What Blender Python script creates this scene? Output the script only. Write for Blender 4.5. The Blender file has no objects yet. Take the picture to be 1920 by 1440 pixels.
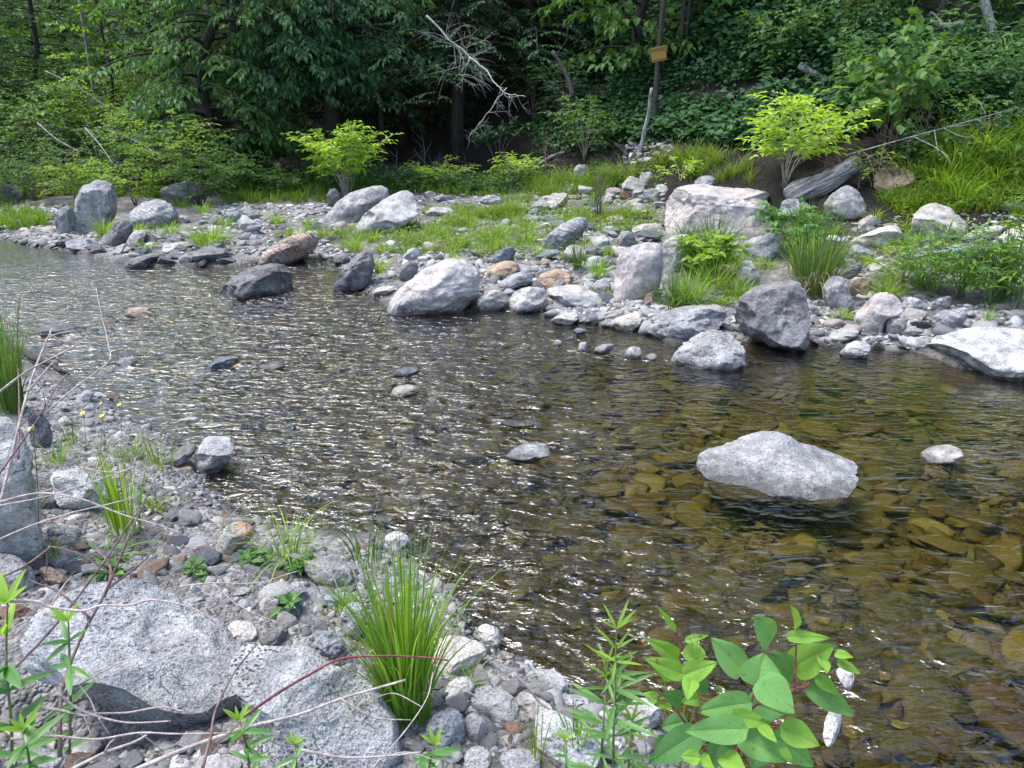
import bpy, bmesh, math, random
import numpy as np
from mathutils import Vector

scene = bpy.context.scene
COL = scene.collection
rng = np.random.default_rng(11)
random.seed(5)

# ------------------------------------------------------------------ camera
FPX, CX, CY = 1423.0, 960.0, 720.0
CAMH, PITCH = 2.0, math.radians(20.0)
FWD = np.array([0, math.cos(PITCH), -math.sin(PITCH)])
UPV = np.array([0, math.sin(PITCH), math.cos(PITCH)])
RGT = np.array([1.0, 0, 0])
CAM = np.array([0, 0, CAMH])

def ray(px, py):
    return FWD + (px - CX) / FPX * RGT + (CY - py) / FPX * UPV

def on_plane(px, py, z=0.0):
    d = ray(px, py); t = (z - CAMH) / d[2]
    return CAM + t * d

def at_depth(px, py, dep):          # a point 'dep' metres along the optical axis
    return CAM + dep * ray(px, py)

def at_y(px, py, y):
    d = ray(px, py)
    return CAM + d * (y / d[1])

# ------------------------------------------------------------------ noise
_perm = np.random.default_rng(3).permutation(256)
_perm = np.concatenate([_perm, _perm, _perm])
_grad = np.random.default_rng(4).normal(size=(256, 3)); _grad /= np.linalg.norm(_grad, axis=1)[:, None]

def perlin(P):
    P = np.asarray(P, float); I = np.floor(P).astype(int); F = P - I; I &= 255
    u = F * F * F * (F * (F * 6 - 15) + 10)
    out = 0
    for dx in (0, 1):
        wx = u[:, 0] if dx else 1 - u[:, 0]
        for dy in (0, 1):
            wy = u[:, 1] if dy else 1 - u[:, 1]
            for dz in (0, 1):
                wz = u[:, 2] if dz else 1 - u[:, 2]
                h = _perm[_perm[_perm[(I[:, 0] + dx) & 255] + ((I[:, 1] + dy) & 255)] + ((I[:, 2] + dz) & 255)]
                g = _grad[h]
                out = out + wx * wy * wz * (g[:, 0] * (F[:, 0] - dx) + g[:, 1] * (F[:, 1] - dy) + g[:, 2] * (F[:, 2] - dz))
    return out

def fbm(P, octv=4, gain=.5, lac=2.03):
    P = np.asarray(P, float); a, s = 1.0, 0
    for k in range(octv):
        s = s + a * perlin(P + 17.3 * k); P = P * lac; a *= gain
    return s

def sstep(a, b, x):
    t = np.clip((x - a) / (b - a), 0, 1)
    return t * t * (3 - 2 * t)

# ------------------------------------------------------------------ river outline and ground height
FAR_EDGE = [(-700, 470), (-300, 455), (0, 448), (60, 462), (120, 468), (200, 488), (240, 498), (300, 502), (340, 500), (440, 500), (480, 494), (540, 488),
            (600, 484), (640, 492), (646, 528), (700, 556), (722, 574), (890, 574), (960, 580), (1030, 572), (1050, 600), (1130, 612), (1210, 622), (1262, 650),
            (1330, 636), (1395, 640), (1500, 640), (1560, 655), (1640, 650), (1720, 660), (1800, 690), (1920, 706), (2200, 740), (2700, 800)]
NEAR_EDGE = [(3000, 2000), (2200, 1900), (1700, 1640), (1420, 1475), (1300, 1420), (1230, 1372), (1180, 1335), (1110, 1318), (1060, 1285), (985, 1245), (905, 1215), (880, 1165), (845, 1110),
             (790, 1075), (770, 1022), (740, 1000), (640, 1000), (560, 990), (470, 985), (430, 950), (392, 915), (370, 882), (330, 830),
             (240, 790), (180, 745), (120, 705), (60, 685), (0, 655), (-250, 600), (-700, 545)]
WPOLY = np.array([on_plane(x, y)[:2] for x, y in FAR_EDGE + NEAR_EDGE])

def water_sd(x, y):
    """distance to the shore line: negative in the stream, positive on land"""
    x = np.asarray(x, float).ravel(); y = np.asarray(y, float).ravel()
    d2 = np.full(x.shape, 1e9); inside = np.zeros(x.shape, bool)
    n = len(WPOLY)
    for i in range(n):
        ax, ay = WPOLY[i]; bx, by = WPOLY[(i + 1) % n]
        ex, ey = bx - ax, by - ay
        t = np.clip(((x - ax) * ex + (y - ay) * ey) / (ex * ex + ey * ey + 1e-12), 0, 1)
        d2 = np.minimum(d2, (x - ax - t * ex) ** 2 + (y - ay - t * ey) ** 2)
        c = (ay > y) != (by > y)
        inside ^= c & (x < ax + (y - ay) / (by - ay + 1e-12) * ex)
    d = np.sqrt(d2)
    return np.where(inside, -d, d)

HX = [-40, -14, -8, -2, 0, 2, 3.2, 4.2, 5.7, 7.5, 10, 40]
HY = [30, 26, 22.5, 18.5, 16.2, 13.0, 11.0, 9.6, 8.0, 7.2, 6.4, 6.0]

HOL = on_plane(150, 1345, .25)      # hollow washed out under the big near boulder

def hill_amt(x, y):
    return y - np.interp(x, HX, HY)

def ground(x, y):
    x = np.asarray(x, float); shp = x.shape; x = x.ravel(); y = np.asarray(y, float).ravel()
    sd = water_sd(x, y)
    near = y < 5.6 - .55 * x
    s = np.maximum(sd, 0)
    hn = .02 + .20 * (1 - np.exp(-s / .6)) + .10 * np.minimum(s, 3)
    hf = .02 + .14 * (1 - np.exp(-s / .9)) + .035 * np.minimum(s, 12)
    ha = hill_amt(x, y)
    soft = np.log1p(np.exp(np.clip(ha * 1.6, -30, 30))) / 1.6
    soft = np.where(ha > 15, ha, soft)
    hf = hf + .42 * np.minimum(soft, 26)
    land = np.where(near, hn, hf)
    bed = -.26 * (1 - np.exp(np.minimum(sd, 0) / .8)) - .012
    P = np.stack([x, y, np.zeros_like(x)], 1)
    z = np.where(sd > 0, land, bed)
    z = z - .24 * np.exp(-((x - HOL[0]) / .30) ** 2 - ((y - HOL[1]) / .16) ** 2)
    z = z + fbm(P * 1.1, 3) * .045 * np.where(sd > 0, .4 + np.minimum(s, 1.2), .6) + fbm(P * 5, 3) * .022
    return z.reshape(shp)

def gz(x, y):
    return float(ground(np.array([x]), np.array([y]))[0])

def on_ground(px, py, lo=1.0, hi=60.0):
    d = ray(px, py); ts = np.concatenate([np.arange(lo, 20, .04), np.arange(20, hi, .25)])
    P = CAM + ts[:, None] * d
    below = P[:, 2] <= ground(P[:, 0], P[:, 1])
    i = int(np.argmax(below)) if below.any() else len(ts) - 1
    return P[i]

def on_surface(px, py):             # ground or the water sheet, whichever is met first
    p = on_ground(px, py)
    if p[2] < 0: return on_plane(px, py, 0)
    return p

# ------------------------------------------------------------------ mesh and object helpers
def mk(name, V, faces, mat, parent=None, smooth=True, loc=None, mats=None, midx=None):
    """V (n,3); faces: list of int arrays (m,k). One mesh object."""
    V = np.asarray(V, float)
    me = bpy.data.meshes.new(name)
    if not isinstance(faces, (list, tuple)): faces = [faces]
    faces = [np.asarray(f, np.int32) for f in faces if len(f)]
    nl = sum(f.size for f in faces); nf = sum(len(f) for f in faces)
    me.vertices.add(len(V)); me.vertices.foreach_set('co', V.astype(np.float32).ravel())
    me.loops.add(nl); me.polygons.add(nf)
    me.loops.foreach_set('vertex_index', np.concatenate([f.ravel() for f in faces]))
    tot = np.concatenate([np.full(len(f), f.shape[1], np.int32) for f in faces])
    st = np.zeros(nf, np.int32); st[1:] = np.cumsum(tot)[:-1]
    me.polygons.foreach_set('loop_start', st); me.polygons.foreach_set('loop_total', tot)
    me.polygons.foreach_set('use_smooth', np.full(nf, smooth, bool))
    me.update(calc_edges=True)
    for m in (mats or [mat]): me.materials.append(m)
    if midx is not None: me.polygons.foreach_set('material_index', np.asarray(midx, np.int32))
    o = bpy.data.objects.new(name, me); COL.objects.link(o)
    if loc is not None: o.location = loc
    if parent is not None: o.parent = parent
    return o

def tag(o, label=None, cat=None, group=None, kind=None):
    if label: o['label'] = label
    if cat: o['category'] = cat
    if group: o['group'] = group
    if kind: o['kind'] = kind
    return o

def empty(name, loc, label, cat, group=None, rz=0):
    o = bpy.data.objects.new(name, None); COL.objects.link(o); o.location = [float(v) for v in loc]; o.rotation_euler = (0, 0, rz)
    o.empty_display_size = .1
    return tag(o, label, cat, group)

class Geo:
    """collects pieces of geometry that belong to one mesh"""
    def __init__(s): s.V = []; s.F = {}; s.n = 0
    def add(s, V, F):
        V = np.asarray(V, float); F = np.asarray(F)
        if not len(V): return
        s.V.append(V); s.F.setdefault(F.shape[1], []).append(F + s.n); s.n += len(V)
    def build(s, name, mat, parent=None, smooth=True, loc=None, **k):
        V = np.concatenate(s.V); F = [np.concatenate(f) for f in s.F.values()]
        if loc is not None: V = V - np.asarray(loc)
        elif parent is not None and parent.type == 'EMPTY': V = V - np.array(parent.location)
        return mk(name, V, F, mat, parent, smooth, loc, **k)

def tube(geo, pts, rad, sides=6):
    pts = np.asarray(pts, float); n = len(pts)
    rad = np.broadcast_to(np.asarray(rad, float), (n,)) if np.ndim(rad) else np.full(n, float(rad))
    T = np.gradient(pts, axis=0); T /= np.linalg.norm(T, axis=1)[:, None] + 1e-9
    ref = np.array([0, 0, 1.0]) if abs(T[:, 2].mean()) < .8 else np.array([1.0, 0, 0])
    A = np.cross(T, ref); A /= np.linalg.norm(A, axis=1)[:, None] + 1e-9
    B = np.cross(T, A)
    a = np.linspace(0, 2 * math.pi, sides, endpoint=False)
    V = pts[:, None] + rad[:, None, None] * (np.cos(a)[None, :, None] * A[:, None] + np.sin(a)[None, :, None] * B[:, None])
    V = V.reshape(-1, 3)
    i = np.arange(n - 1)[:, None] * sides; j = np.arange(sides)[None]; k = (j + 1) % sides
    F = np.stack([i + j, i + k, i + sides + k, i + sides + j], -1).reshape(-1, 4)
    c0, c1 = len(V), len(V) + 1
    V = np.concatenate([V, pts[:1], pts[-1:]])
    geo.add(V, F)
    caps = [(c0, k2, j2) for j2, k2 in zip(range(sides), list(range(1, sides)) + [0])]
    b = (n - 1) * sides
    caps += [(c1, b + j2, b + k2) for j2, k2 in zip(range(sides), list(range(1, sides)) + [0])]
    geo.F.setdefault(3, []).append(np.array(caps) + geo.n - len(V))

def curve(p0, p1, p2, n=8):         # quadratic curve
    t = np.linspace(0, 1, n)[:, None]
    return (1 - t) ** 2 * np.asarray(p0) + 2 * t * (1 - t) * np.asarray(p1) + t * t * np.asarray(p2)

def smooth_path(pts, n=6):          # Catmull-Rom through points
    P = np.asarray(pts, float); P = np.concatenate([2 * P[:1] - P[1:2], P, 2 * P[-1:] - P[-2:-1]])
    out = []
    for i in range(1, len(P) - 2):
        for t in np.linspace(0, 1, n, endpoint=False):
            out.append(.5 * (2 * P[i] + (P[i + 1] - P[i - 1]) * t + (2 * P[i - 1] - 5 * P[i] + 4 * P[i + 1] - P[i + 2]) * t * t + (3 * P[i] - P[i - 1] - 3 * P[i + 1] + P[i + 2]) * t ** 3))
    out.append(P[-2]); return np.array(out)

# leaf templates: along +y, normal +z, unit length
def leaf_t(w, fold=.12, droop=.15, heart=False):
    if heart:
        V = [(0, 0, 0), (-w * .55, -.06, .02), (-w, .25, fold), (-w * .62, .62, fold * .6), (0, 1, -droop), (w * .62, .62, fold * .6), (w, .25, fold), (w * .55, -.06, .02), (0, .45, 0)]
        F = [(0, 8, 2, 1), (8, 4, 3, 2), (0, 7, 6, 8), (8, 6, 5, 4)]
    else:
        V = [(0, 0, 0), (w * .8, .28, fold), (w * .75, .62, fold * .7), (0, 1, -droop), (-w * .75, .62, fold * .7), (-w * .8, .28, fold), (0, .5, .0)]
        F = [(0, 1, 2, 6), (6, 2, 3, 3), (0, 6, 4, 5), (6, 3, 4, 4)]
        F = [(0, 1, 2, 6), (0, 6, 4, 5)]
        V = V + []
        return np.array(V, float), [np.array(F), np.array([(6, 2, 3), (6, 3, 4)])]
    return np.array(V, float), [np.array(F)]

def diamond_t(w, fold=.1, droop=.12):
    V = np.array([(0, 0, 0), (w, .42, fold), (0, 1, -droop), (-w, .42, fold), ], float)
    return V, [np.array([(0, 1, 2), (0, 2, 3)])]

def put_leaves(geo, tmpl, pos, dirv, nrm, size):
    """instances of a leaf template merged into geo"""
    pos = np.asarray(pos, float); n = len(pos)
    if n == 0: return
    d = np.asarray(dirv, float); d = d / (np.linalg.norm(d, axis=1)[:, None] + 1e-9)
    nr = np.asarray(nrm, float); s = np.cross(d, nr); s /= np.linalg.norm(s, axis=1)[:, None] + 1e-9
    nr = np.cross(s, d)
    V, Fs = tmpl
    size = np.broadcast_to(np.asarray(size, float), (n,))
    W = pos[:, None] + size[:, None, None] * (V[None, :, 0, None] * s[:, None] + V[None, :, 1, None] * d[:, None] + V[None, :, 2, None] * nr[:, None])
    base = geo.n; geo.V.append(W.reshape(-1, 3)); geo.n += n * len(V)
    off = base + np.arange(n)[:, None, None] * len(V)
    for F in Fs: geo.F.setdefault(F.shape[1], []).append((F[None] + off).reshape(-1, F.shape[1]))

def blades(geo, base, h, w, lean, az, segs=5, droop=.5, rg=rng):
    """grass blades: arrays of base points, heights, widths, lean (fraction of height), azimuth"""
    base = np.asarray(base, float); n = len(base)
    h = np.broadcast_to(h, (n,)); w = np.broadcast_to(w, (n,)); lean = np.broadcast_to(lean, (n,))
    t = np.linspace(0, 1, segs + 1)
    out = np.stack([np.cos(az), np.sin(az), 0 * az], 1)
    fa = az + np.pi / 2 + rg.normal(0, .5, n)
    side = np.stack([np.cos(fa), np.sin(fa), 0 * az], 1)
    horiz = (lean * h)[:, None] * (t ** 1.8)[None]
    vert = h[:, None] * (t[None] - droop * np.minimum(lean, 1.3)[:, None] * (t ** 2.6)[None])
    C = base[:, None] + horiz[..., None] * out[:, None] + vert[..., None] * np.array([0, 0, 1.0])
    ww = w[:, None] * .5 * np.clip(np.minimum(1, .55 + 1.4 * t) * (1 - t ** 2.5), .02, 1)[None]
    L = C - ww[..., None] * side[:, None]; R = C + ww[..., None] * side[:, None]
    V = np.stack([L, R], 2).reshape(n, -1, 3)
    k = np.arange(segs)[:, None] * 2
    F = np.concatenate([k, k + 1, k + 3, k + 2], 1)
    b = geo.n; geo.V.append(V.reshape(-1, 3)); geo.n += V.shape[0] * V.shape[1]
    geo.F.setdefault(4, []).append((F[None] + b + np.arange(n)[:, None, None] * V.shape[1]).reshape(-1, 4))

# ------------------------------------------------------------------ materials
def newmat(name):
    m = bpy.data.materials.new(name); m.use_nodes = True
    nt = m.node_tree; nt.nodes.clear()
    out = nt.nodes.new('ShaderNodeOutputMaterial')
    return m, nt, out

class N:
    """tiny node-graph helper"""
    def __init__(s, nt): s.nt = nt
    def __call__(s, typ, ins=None, **props):
        n = s.nt.nodes.new('ShaderNode' + typ)
        for k, v in props.items(): setattr(n, k, v)
        for k, v in (ins or {}).items():
            sock = n.inputs[k]
            if isinstance(v, bpy.types.NodeSocket): s.nt.links.new(v, sock)
            elif isinstance(v, bpy.types.Node): s.nt.links.new(v.outputs[0], sock)
            else: sock.default_value = v
        return n
    def math(s, op, a, b=0.0, c=False):
        return s('Math', {0: a, 1: b}, operation=op, use_clamp=c).outputs[0]
    def mix(s, f, a, b, blend='MIX'):
        n = s.nt.nodes.new('ShaderNodeMix'); n.data_type = 'RGBA'; n.blend_type = blend
        for i, v in ((0, f), (6, a), (7, b)):
            if isinstance(v, bpy.types.NodeSocket): s.nt.links.new(v, n.inputs[i])
            else: n.inputs[i].default_value = v
        return n.outputs[2]
    def ramp(s, f, stops, interp='LINEAR'):
        n = s.nt.nodes.new('ShaderNodeValToRGB'); n.color_ramp.interpolation = interp
        el = n.color_ramp.elements
        while len(el) < len(stops): el.new(.5)
        for e, (p, c) in zip(el, stops):
            e.position = p; e.color = c if len(c) == 4 else (*c, 1)
        s.nt.links.new(f, n.inputs[0]); return n.outputs[0]
    def noise(s, vec, scale, detail=3, rough=.55, dist=0):
        return s('TexNoise', {'Vector': vec, 'Scale': scale, 'Detail': detail, 'Roughness': rough, 'Distortion': dist}).outputs['Fac']
    def maprange(s, v, a, b, c=0.0, d=1.0):
        n = s('MapRange', {0: v, 1: a, 2: b, 3: c, 4: d}); return n.outputs[0]

def c4(c): return (*c, 1.0)

def rock_mat(name, light, dark, speck=.5, band=0.0, bandcol=None, tint=None, bscale=1.0, wet=True, pits=0.0, stain=None, flecks=.35):
    m, nt, out = newmat(name); n = N(nt)
    tc = n('TexCoord').outputs['Object']; rnd = n('ObjectInfo').outputs['Random']
    off = n('CombineXYZ', {0: n.math('MULTIPLY', rnd, 31.0), 1: n.math('MULTIPLY', rnd, 17.0), 2: n.math('MULTIPLY', rnd, 53.0)})
    v = n('VectorMath', {0: tc, 1: off.outputs[0]}, operation='ADD').outputs[0]
    big = n.noise(v, 3.2, 5, .62)
    mid = n.noise(v, 17, 5, .65)
    fine = n.noise(v, 105 * bscale, 3, .6)
    f = n.math('ADD', n.math('MULTIPLY', big, .55), n.math('MULTIPLY', mid, .45))
    col = n.ramp(f, [(.36, c4(dark)), (.50, c4([.5 * (a + b) for a, b in zip(light, dark)])), (.62, c4(light))])
    sp = n.ramp(fine, [(.36, (.25, .25, .27, 1)), (.5, (.85, .85, .85, 1)), (.66, (1.3, 1.3, 1.28, 1))])
    col = n.mix(speck, col, sp, 'MULTIPLY')
    vor = n('TexVoronoi', {'Vector': v, 'Scale': 70.0 * bscale}).outputs['Distance']
    dk = n.math('MULTIPLY', n.maprange(vor, .12, .26, 1, 0), n.maprange(n.noise(v, 9, 3), .45, .62))
    col = n.mix(n.math('MULTIPLY', dk, .55 * speck + .1), col, (.035, .035, .04, 1))
    if tint is not None:
        col = n.mix(n.math('MULTIPLY', n.maprange(n.noise(v, 2.3, 4), .42, .62), .65), col, c4(tint))
    if stain is not None:
        col = n.mix(n.maprange(n.noise(v, 4.5, 4), .53, .63), col, c4(stain))
    hb = n.math('ADD', n.math('MULTIPLY', mid, 1.0), n.math('MULTIPLY', fine, .3))
    if band:
        w = n('TexWave', {'Vector': v, 'Scale': 6.5, 'Distortion': 9.0, 'Detail': 4.0, 'Detail Scale': 1.6, 'Detail Roughness': .65}, wave_type='BANDS', bands_direction='DIAGONAL').outputs['Fac']
        col = n.mix(n.math('MULTIPLY', n.maprange(w, .35, .8), band), col, c4(bandcol or dark))
        hb = n.math('ADD', hb, n.math('MULTIPLY', w, .5))
    fk = n('TexVoronoi', {'Vector': n('Mapping', {'Vector': v, 'Rotation': (.3, .5, .4), 'Scale': (26, 60, 60)}).outputs[0], 'Scale': 1.0, 'Randomness': 1.0}).outputs['Distance']
    fm = n.math('MULTIPLY', n.maprange(fk, .16, .30, 1, 0), n.maprange(n.noise(v, 6, 3), .40, .60))
    col = n.mix(n.math('MULTIPLY', fm, flecks), col, (.05, .05, .055, 1))
    hb = n.math('SUBTRACT', hb, n.math('MULTIPLY', fm, .5 * flecks))
    blot = n.maprange(n.noise(v, 7.5, 6, .7), .40, .60)
    col = n.mix(.55, col, n.mix(1.0, col, n.mix(blot, (.50, .50, .52, 1), (1.30, 1.29, 1.26, 1)), 'MULTIPLY'))
    if pits:
        pv = n('TexVoronoi', {'Vector': n('Mapping', {'Vector': v, 'Scale': (1, 1.5, 1)}).outputs[0], 'Scale': 62.0, 'Randomness': .95}).outputs['Distance']
        pm = n.math('MULTIPLY', n.maprange(pv, .26, .33, 1, 0), n.maprange(n.noise(v, 3, 2), .5, .56))
        col = n.mix(n.math('MULTIPLY', pm, pits), col, (.03, .03, .03, 1))
        hb = n.math('SUBTRACT', hb, pm)
    ms = n.math('MULTIPLY', n.maprange(n.noise(v, 4.0, 6, .72), .56, .68), .45)
    col = n.mix(ms, col, (.125, .13, .075, 1))
    si = n.math('MULTIPLY', n.maprange(n.noise(v, 1.6, 5, .65), .48, .66), .40)
    col = n.mix(si, col, n.mix(1.0, col, (.66, .58, .50, 1), 'MULTIPLY'))
    # cracks
    cw = n('TexVoronoi', {'Vector': n('VectorMath', {0: v, 1: n('TexNoise', {'Vector': v, 'Scale': 5.0, 'Detail': 4.0}).outputs['Color']}, operation='ADD').outputs[0], 'Scale': 1.7}, feature='DISTANCE_TO_EDGE').outputs['Distance']
    ck = n.math('MULTIPLY', n.maprange(cw, .002, .010, 1, 0), n.maprange(n.noise(v, 2.0, 2), .56, .62))
    col = n.mix(n.math('MULTIPLY', ck, .45), col, (.04, .038, .036, 1))
    hb = n.math('SUBTRACT', hb, n.math('MULTIPLY', ck, .6))
    rough = .85
    if wet:
        z = n('SeparateXYZ', {0: n('NewGeometry').outputs['Position']}).outputs[2]
        zz = n.math('ADD', z, n.math('MULTIPLY', n.math('SUBTRACT', mid, .5), .10))
        wm = n.maprange(zz, .02, .075, 1, 0)
        col = n.mix(n.math('MULTIPLY', wm, .85), col, n.mix(1.0, col, (.22, .20, .18, 1), 'MULTIPLY'))
        rough = n.maprange(wm, 0, 1, .85, .3)
    val = n.math('ADD', .82, n.math('MULTIPLY', rnd, .36))
    hsv = n('HueSaturation', {'Color': col, 'Value': val, 'Saturation': .95})
    bmp = n('Bump', {'Height': hb, 'Strength': .85, 'Distance': .028})
    b = n('BsdfPrincipled', {'Base Color': hsv.outputs[0], 'Roughness': rough, 'Normal': bmp.outputs[0], 'Specular IOR Level': .35})
    nt.links.new(b.outputs[0], out.inputs[0]); return m

def leaf_mat(name, cols, trans=.35, rough=.55, spec=.3, tcol=None):
    m, nt, out = newmat(name); n = N(nt)
    g = n('NewGeometry').outputs['Random Per Island']
    stops = [(i / (len(cols) - 1), c4(c)) for i, c in enumerate(cols)]
    col = n.ramp(g, stops)
    pos = n('NewGeometry').outputs['Position']
    col = n.mix(n.maprange(n.noise(pos, 1.3, 3), .35, .65, 0, .45), col, n.mix(1.0, col, (.62, .74, .6, 1), 'MULTIPLY'))
    p = n('BsdfPrincipled', {'Base Color': col, 'Roughness': rough, 'Specular IOR Level': spec})
    t = n('BsdfTranslucent', {'Color': n.mix(1.0, col, c4(tcol or (1.5, 1.5, .6)), 'MULTIPLY')})
    mx = n('MixShader', {0: trans, 1: p.outputs[0], 2: t.outputs[0]})
    nt.links.new(mx.outputs[0], out.inputs[0]); return m

def bark_mat(name, a, b, scale=20, zs=.25):
    m, nt, out = newmat(name); n = N(nt)
    v = n('Mapping', {'Vector': n('NewGeometry').outputs['Position'], 'Scale': (1, 1, zs)}).outputs[0]
    f = n.noise(v, scale, 5, .65)
    col = n.ramp(f, [(.35, c4(a)), (.65, c4(b))])
    bmp = n('Bump', {'Height': f, 'Strength': .7, 'Distance': .02})
    p = n('BsdfPrincipled', {'Base Color': col, 'Roughness': .85, 'Normal': bmp.outputs[0]})
    nt.links.new(p.outputs[0], out.inputs[0]); return m

RM = {
 'grey':   rock_mat('grey_granite', (.42, .42, .42), (.19, .195, .205), .6),
 'pale':   rock_mat('pale_granite', (.52, .51, .49), (.29, .29, .295), .5),
 'white':  rock_mat('whitish_granite', (.58, .565, .53), (.38, .37, .36), .40),
 'pink':   rock_mat('pinkish_granite', (.53, .49, .475), (.31, .29, .29), .45, tint=(.45, .375, .36)),
 'dark':   rock_mat('dark_gneiss', (.27, .265, .265), (.085, .083, .088), .55),
 'slate':  rock_mat('blue_grey_slate', (.30, .33, .37), (.14, .16, .19), .4, band=.4),
 'band':   rock_mat('banded_gneiss', (.50, .49, .48), (.20, .20, .22), .45, band=.45, bandcol=(.13, .13, .145)),
 'rust':   rock_mat('rusty_banded_gneiss', (.52, .46, .42), (.26, .22, .21), .35, band=.55, bandcol=(.20, .16, .15), tint=(.42, .26, .17)),
 'tan':    rock_mat('tan_sandstone', (.46, .34, .25), (.24, .16, .11), .4),
 'brown':  rock_mat('brown_stone', (.30, .17, .11), (.15, .08, .055), .35),
 'cream':  rock_mat('cream_granite', (.57, .53, .47), (.36, .335, .30), .40),
 'lichen': rock_mat('lichen_granite', (.58, .56, .51), (.36, .35, .33), .45, stain=(.42, .25, .14)),
 'pitted': rock_mat('pitted_granite', (.56, .56, .56), (.32, .32, .33), .70, bscale=1.25, pits=.9, wet=False),
 'coarse': rock_mat('coarse_granite', (.55, .55, .55), (.31, .315, .32), .60, bscale=1.25, wet=False, flecks=.6),
 'spot':   rock_mat('spotted_granite', (.54, .54, .545), (.34, .34, .35), .45, pits=.8),
}
BARK = bark_mat('bark', (.014, .012, .010), (.055, .047, .040))
BARKG = bark_mat('grey_bark', (.12, .115, .11), (.34, .33, .32))
DEAD = bark_mat('weathered_wood', (.22, .20, .19), (.52, .49, .46), 30)
DRIFT = bark_mat('driftwood', (.14, .13, .135), (.40, .385, .38), 22, 1)
TWIG = bark_mat('dry_twig', (.28, .22, .21), (.52, .44, .41), 40, 1)
TWIGD = bark_mat('dark_twig', (.10, .06, .06), (.22, .14, .13), 40, 1)
STEMR = bark_mat('red_stem', (.10, .025, .035), (.24, .06, .07), 40, 1)
STEMG = bark_mat('green_stem', (.07, .12, .03), (.14, .20, .06), 40, 1)
# ------------------------------------------------------------------ rocks
_ico = {}
def ico(n):
    if n not in _ico:
        bm = bmesh.new(); bmesh.ops.create_icosphere(bm, subdivisions=n, radius=1.0)
        _ico[n] = (np.array([v.co[:] for v in bm.verts]), np.array([[v.index for v in f.verts] for f in bm.faces])); bm.free()
    return _ico[n]

def unit_rock(seed, n, facets=9, lo=.55, hi=.85, rough=.10, soft=1.0, planes=()):
    r = np.random.default_rng(seed)
    V, F = ico(n); V = V.copy()
    V += (fbm(V * .9 + seed * 3.1, 2) * .28)[:, None] * V
    for k in range(facets):
        d = r.normal(size=3); d /= np.linalg.norm(d)
        lim = r.uniform(lo, hi)
        h = V @ d
        ex = np.maximum(h - lim, 0)
        V -= (ex * soft)[:, None] * d
    for px_, py_, pz_, lim in planes:
        d = np.array([px_, py_, pz_], float); d /= np.linalg.norm(d); V -= (np.maximum(V @ d - lim, 0))[:, None] * d
    if rough:
        nr = V / (np.linalg.norm(V, axis=1)[:, None] + 1e-9)
        a = fbm(V * 2.2 + seed, 4, .55)
        b = 1 - np.abs(fbm(V * 3.0 + seed * 1.7, 3)) * 2
        V += nr * (a * rough + (b - .6) * rough * .35)[:, None]
    V -= (V.max(0) + V.min(0)) / 2
    V /= (V.max(0) - V.min(0)) / 2
    return V, F

FOOT = []       # footprints of placed stones: x, y, r

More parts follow.
